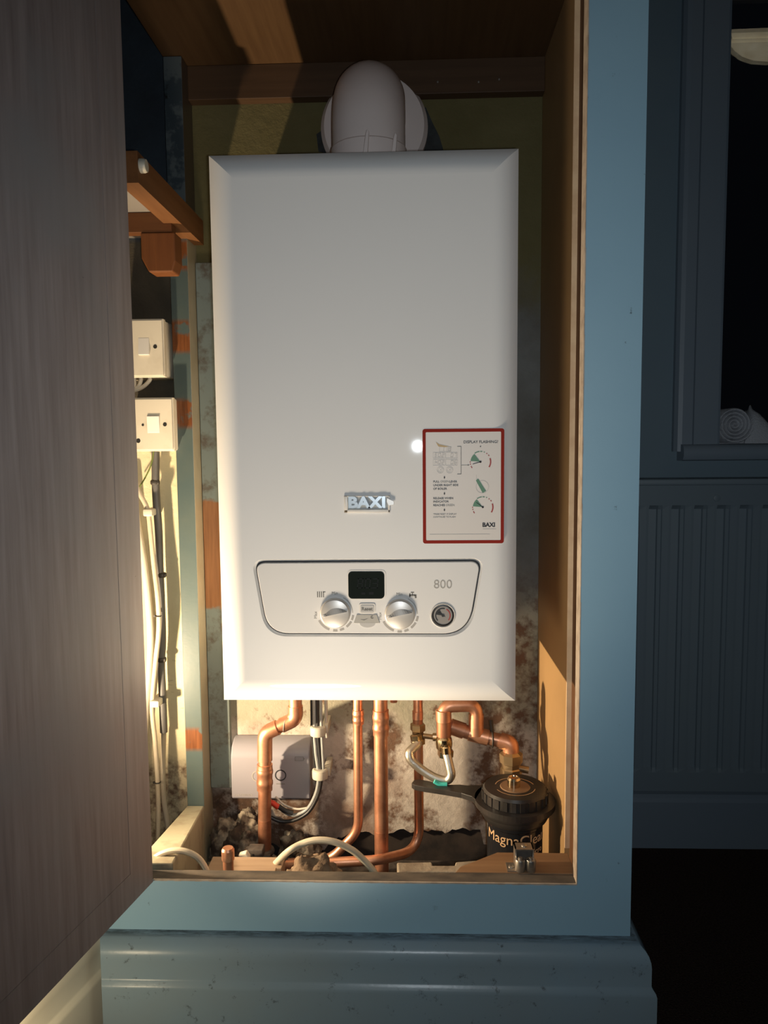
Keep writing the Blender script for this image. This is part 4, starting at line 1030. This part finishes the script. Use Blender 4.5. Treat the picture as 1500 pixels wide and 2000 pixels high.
# spanner hung round the filter
a_, b_ = atz(812, 1519, .296), V((fc.x-.058, fc.y+.0, .296))
ring_o, ring_i = .0600, .0495
sp = []
n = 48; a0, a1 = math.radians(200), math.radians(508)
outer = [V((fc.x+ring_o*math.cos(a0+(a1-a0)*k/n), fc.y+ring_o*math.sin(a0+(a1-a0)*k/n), .2905)) for k in range(n+1)]
inner = [V((fc.x+ring_i*math.cos(2*PI*k/60), fc.y+ring_i*math.sin(2*PI*k/60), .2938)) for k in range(60)]
arm_dir = V((-.152, .055, 0)).normalized(); nrm = V((-arm_dir.y, arm_dir.x, 0))
base = V((fc.x, fc.y, .2938)); tipc = base+arm_dir*.163
def armpt(s, w): return base+arm_dir*s+nrm*w
contour = [armpt(.0535, .0262), armpt(.062, .017), armpt(.080, .012), armpt(.105, .0115), armpt(.140, .0125), armpt(.156, .0115), armpt(.163, .006), armpt(.163, -.006), armpt(.156, -.011), armpt(.138, -.0105), armpt(.118, -.006), armpt(.105, -.0095), armpt(.090, -.016), armpt(.078, -.017), armpt(.064, -.0235), armpt(.0535, -.0265)]
mb = MB()
A = [V((fc.x+ring_o*math.cos(2*PI*k/60), fc.y+ring_o*math.sin(2*PI*k/60), .2938)) for k in range(60)]
up_ = V((0, 0, .0085))
mb.strip(A, inner, True).strip([p+up_ for p in A], [p+up_ for p in inner], True).strip(A, [p+up_ for p in A], True).strip(inner, [p+up_ for p in inner], True)
mb.prism(contour, (0, 0, .0085))
tag(obj('filter_spanner', mb, M['blackp'], smooth=0, bevel=.0008), 'flat black plastic spanner looped round the filter cap', 'spanner')

# ------------------------------------------------------------------ control box and its cables
q0, q1 = aty(450, 1466, .300), aty(606, 1562, .300)
bxx = thing('control_box', ((q0.x+q1.x)/2, .3395, q1.z), 'white control box with two ring buttons behind the elbowed pipe', 'control box')
yb0 = .300
mb = MB()
sec = [(.3393, q1.z+.003), (.3393, q0.z+.013), (.325, q0.z+.012), (yb0+.008, q0.z+.004), (yb0+.001, q0.z-.008), (yb0, q0.z-.014), (yb0, q1.z+.003), (yb0+.003, q1.z), (.336, q1.z)]
mb.prism([(q0.x, y, z) for y, z in sec], (q1.x-q0.x, 0, 0))
obj('housing', mb, M['boxwht'], bxx, smooth=35, bevel=.0022)
for px, py, m_ in ((503, 1516, 'pale_ink'), (548, 1514, 'black_ink')):
    c = aty(px, py, yb0); obj('ring_button', arcband(MB(), c.x, c.z, .0080, .0097, 0, 360, yb0, 40, .0005), M[m_], bxx, smooth=0)
q = aty(476, 1553, yb0); text('box_word', 'GATEWAY', .0056, q.x, yb0-.0001, q.z, M['pale_ink'], bxx, sx=1.15)
q = aty(548, 1531, yb0); obj('caption_bar', MB().box((q.x-.0075, yb0-.0002, q.z-.0006), (q.x+.0075, yb0, q.z+.0006)), M['ink'], bxx, smooth=0)
q = aty(585, 1482, yb0); mb = MB(); e = .0006
for x0, x1, z0, z1 in ((-.008, .007, .0030, .0030+e), (-.008, .007, -.0030-e, -.0030), (-.008, -.008+e*1.6, -.003, .003), (.007-e, .007, -.003, .003), (.007, .0082, -.001, .001)): mb.box((q.x+x0, yb0-.0002, q.z+z0), (q.x+x1, yb0, q.z+z1))
for k in range(4): mb.box((q.x-.0055+k*.003, yb0-.0002, q.z-.0007), (q.x-.004+k*.003, yb0, q.z+.0002))
obj('battery_symbol', mb, M['ink'], bxx, smooth=0)

yc = .286
def ctag(pts, r, m_, label, n=8): return tag(obj('flex_cable', MB().tube(crom(pts, n), r, 12), m_), label, 'cable', 'cables below the boiler')
def cpx(pl): return [aty(px, py, (p[2] if len(p) > 2 else yc)) for p in pl for px, py in [p[:2]]]
zt_ = bz0+.0003
def top(px): q_ = aty(px, 1372, yc); return V((q_.x, yc, zt_))
ctag([top(614)]+cpx([(614, 1400), (614, 1430), (617, 1470), (621, 1500), (622, 1524), (616, 1552), (600, 1580), (576, 1592), (556, 1586), (544, 1574)]), .0030, M['greyc2'], 'grey cable dropping under the boiler through two ivory clips, looping to the red plug')
ctag([top(620)]+cpx([(620, 1400), (620.5, 1430), (624, 1470), (627, 1500), (627, 1526), (620, 1556), (602, 1586), (574, 1602), (548, 1604), (528, 1596)]), .0032, M['blackc'], 'black cable beside the grey one, lowest in the loop under the control box')
ctag([top(626)]+cpx([(627, 1400), (628, 1430), (630, 1470), (631, 1502), (625, 1530, .291)]), .0026, M['greyc2'], 'second grey cable at the right of the black cable')
ctag([top(609)]+cpx([(609, 1400, .291), (609, 1430, .291), (613, 1470, .291), (616, 1505, .291), (616, 1530, .291)]), .0024, M['blackc'], 'thin black cable at the left of the cable run')
ctag([top(636)]+cpx([(637, 1392, .300), (637, 1415, .302), (638, 1440, .304)]), .0028, M['cablew'], 'white cable tail behind the upper ivory clip')
for px, py, lb in ((621, 1427, 'upper ivory clip round the grey and black cables'), (625, 1511, 'lower ivory clip round the grey and black cables')):
    c = aty(px, py, yc)
    mb = MB().lathe(c+V((0, 0, -.0085)), (0, 0, 1), [(.0105, 0), (.0128, .0015), (.0132, .004), (.0132, .013), (.0128, .0155), (.0105, .017)], 28).box(c+V((.006, .004, -.006)), V((c.x+.0165, .339, c.z+.008)), .001)
    tag(obj('cable_clip', mb, M['clipw']), lb, 'clip', 'ivory clips below the boiler')
a_, b_ = aty(531, 1567, .281), aty(544, 1577, .281)
tag(obj('red_plug', MB().cyl(a_, b_, .0046, 14).cyl(a_, a_+(a_-b_)*.3, .0034, 12), M['redplug']), 'small red plug under the white control box', 'plug')
ctag([aty(544, 1575, .281), aty(556, 1583, .282), aty(572, 1588, .284)], .0042, M['blackc'], 'short black sleeve between red plug and cable loop')
ctag([aty(538, 1556, .292), aty(556, 1572, .288), aty(580, 1580, .286), aty(600, 1578, .285)], .0018, M['cablew'], 'thin white wire across the bottom edge of the control box')

# ------------------------------------------------------------------ cupboard floor clutter
def capipe():
    q = aty(445, 1657, .046); t = thing('capped_pipe', (q.x, .046, .107), 'short capped copper stub standing behind the sill', 'pipe')
    obj('tube', MB().cyl((q.x, .046, .107), (q.x, .046, q.z-.004), .0072, 20), M['copper_dull'], t)
    obj('end_cap', MB().lathe((q.x, .046, q.z-.016), (0, 0, 1), [(.0085, 0), (.0088, .001), (.0088, .014), (.0070, .017), (0, .0175)], 24), M['copper'], t)
capipe()
ctag([aty(535, 1690, .12)]+pix([(562, 1664), (590, 1648), (620, 1641), (655, 1645), (690, 1662), (715, 1685), (732, 1706)], .085)+[aty(742, 1730, .085)], .0048, M['cable'], 'cream cable arching up over the floor in front of the thick pipe')
ctag(pix([(288, 1692), (305, 1674), (330, 1663), (357, 1662), (382, 1672), (398, 1690), (406, 1712)], .052)+[aty(409, 1728, .052)], .0043, M['cable'], 'cream cable arching over the cream floor timber by the door')
q0, q1 = aty(408, 1684, .12), aty(520, 1684, .12)
tag(obj('floor_plank', MB().box((q0.x, .062, .1055), (q0.x+.105, .096, .229), .001), M['plank'], smooth=0), 'pale pine plank behind the sill, front of the pair', 'plank', 'pale planks behind the sill')
tag(obj('floor_plank', MB().box((q0.x+.004, .098, .1055), (q0.x+.112, .128, .2265), .001), M['plank'], smooth=0), 'pale pine plank behind the sill, rear of the pair', 'plank', 'pale planks behind the sill')
# bearer under planks, slab, lagging and rubble
pl = [(775, 1684), (778, 1703), (950, 1703), (945, 1679), (890, 1683), (888, 1690), (845, 1690), (843, 1683), (800, 1684)]
P = [atz(px, py, .2495) for px, py in pl]
tag(obj('concrete_slab', MB().prism([(p.x, p.y, .106) for p in P], (0, 0, .1435)), M['slab'], smooth=0, bevel=.002), 'pale broken concrete edge left of the roller catch board', 'concrete')
c = aty(575, 1700, .09)
tag(obj('lagging_lump', MB().blob((c.x+.026, .080, .200), (.044, .036, .055), .22, 5, 5, 2), M['rag'], smooth=60), 'brown matted lagging lump at the sill under the cream arch', 'lagging')
ru = obj('rubble', MB().blob((-.285, .288, .150), (.036, .030, .048), .3, 5, 5, 1).blob((-.322, .300, .150), (.026, .022, .050), .3, 5, 4, 4).blob((-.205, .305, .140), (.026, .02, .034), .3, 5, 4, 6).blob((-.285, .308, .175), (.022, .016, .035), .3, 6, 4, 8).blob((-.178, .295, .138), (.02, .018, .024), .3, 6, 4, 3).blob((-.285, .285, .120), (.07, .035, .02), .25, 6, 5, 5), M['rubble'], smooth=70)
ru['kind'] = 'stuff'; ru['label'] = 'crumbled plaster rubble heaped at the foot of the back wall'; ru['category'] = 'rubble'; rebase(ru)
# pipe clips at the foot of the elbowed pipe
c = aty(514, 1662, yA); cx_ = c.x
t = thing('pipe_clip', (cx_, yA-.02, .15), 'dark hinged pipe clip at the foot of the elbowed pipe', 'clip')
obj('band', MB().tube([V((cx_+.0145*math.cos(a), yA+.0145*math.sin(a), c.z)) for a in [2*PI*k/24 for k in range(25)]], .0050, 8, caps=False), M['dustc'], t)
q1_ = aty(492, 1664, yA-.085)
obj('hinge_block', MB().box(q1_+V((-.012, -.010, -.030)), q1_+V((.010, .012, .004)), .003).box(q1_+V((-.004, -.016, -.004)), q1_+V((.020, .004, .012)), .002), M['dustc'], t)
obj('bolt', MB().cyl(q1_+V((-.016, -.006, -.008)), q1_+V((.030, -.006, -.004)), .0036, 10).cyl(q1_+V((.004, -.014, -.04)), q1_+V((.004, -.014, .006)), .0032, 10), M['tie'], t)
q = aty(480, 1690, .15)
tag(obj('pipe_bracket', MB().prism([(q.x-.010, .15, .106), (q.x+.008, .15, .106), (q.x+.006, .15, q.z+.012), (q.x+.001, .15, q.z+.020), (q.x-.011, .15, q.z+.016)], (0, .010, 0)), M['wht2'], smooth=0, bevel=.002), 'white plastic bracket stub left of the elbowed pipe foot', 'bracket')

# ------------------------------------------------------------------ lights
def light(name, loc, power, rad, col, kind='POINT'):
    l = bpy.data.lights.new(name, kind); l.energy = power; l.color = col
    l.shadow_soft_size = rad
    o_ = bpy.data.objects.new(name, l); COL.objects.link(o_); o_.location = loc; return o_
def spot(name, loc, aim, power, rad, col, half):
    o_ = light(name, loc, power, rad, col, 'SPOT'); o_.data.spot_size = math.radians(2*half); o_.data.spot_blend = 1.0
    o_.rotation_euler = V(aim).to_track_quat('-Z', 'Y').to_euler(); return o_
spot('phone_flash', (.016, -.957, .829), (.03, 1, -.02), 11.4, .008, (.86, .94, 1.0), 58)
spot('floor_torch', (-.19, -.30, .17), (.16, .43, .66), 15.8, .09, (1.0, .84, .64), 37)
light('skirting_fill', (-.432, -.25, .232), 1.2, .03, (1.0, .80, .52))  # extra unseen point lamp, added to light the left skirting
spot('cupboard_torch', (-.56, .046, .375), (.85, .05, .5), 46.0, .012, (1.0, .77, .50), 84)
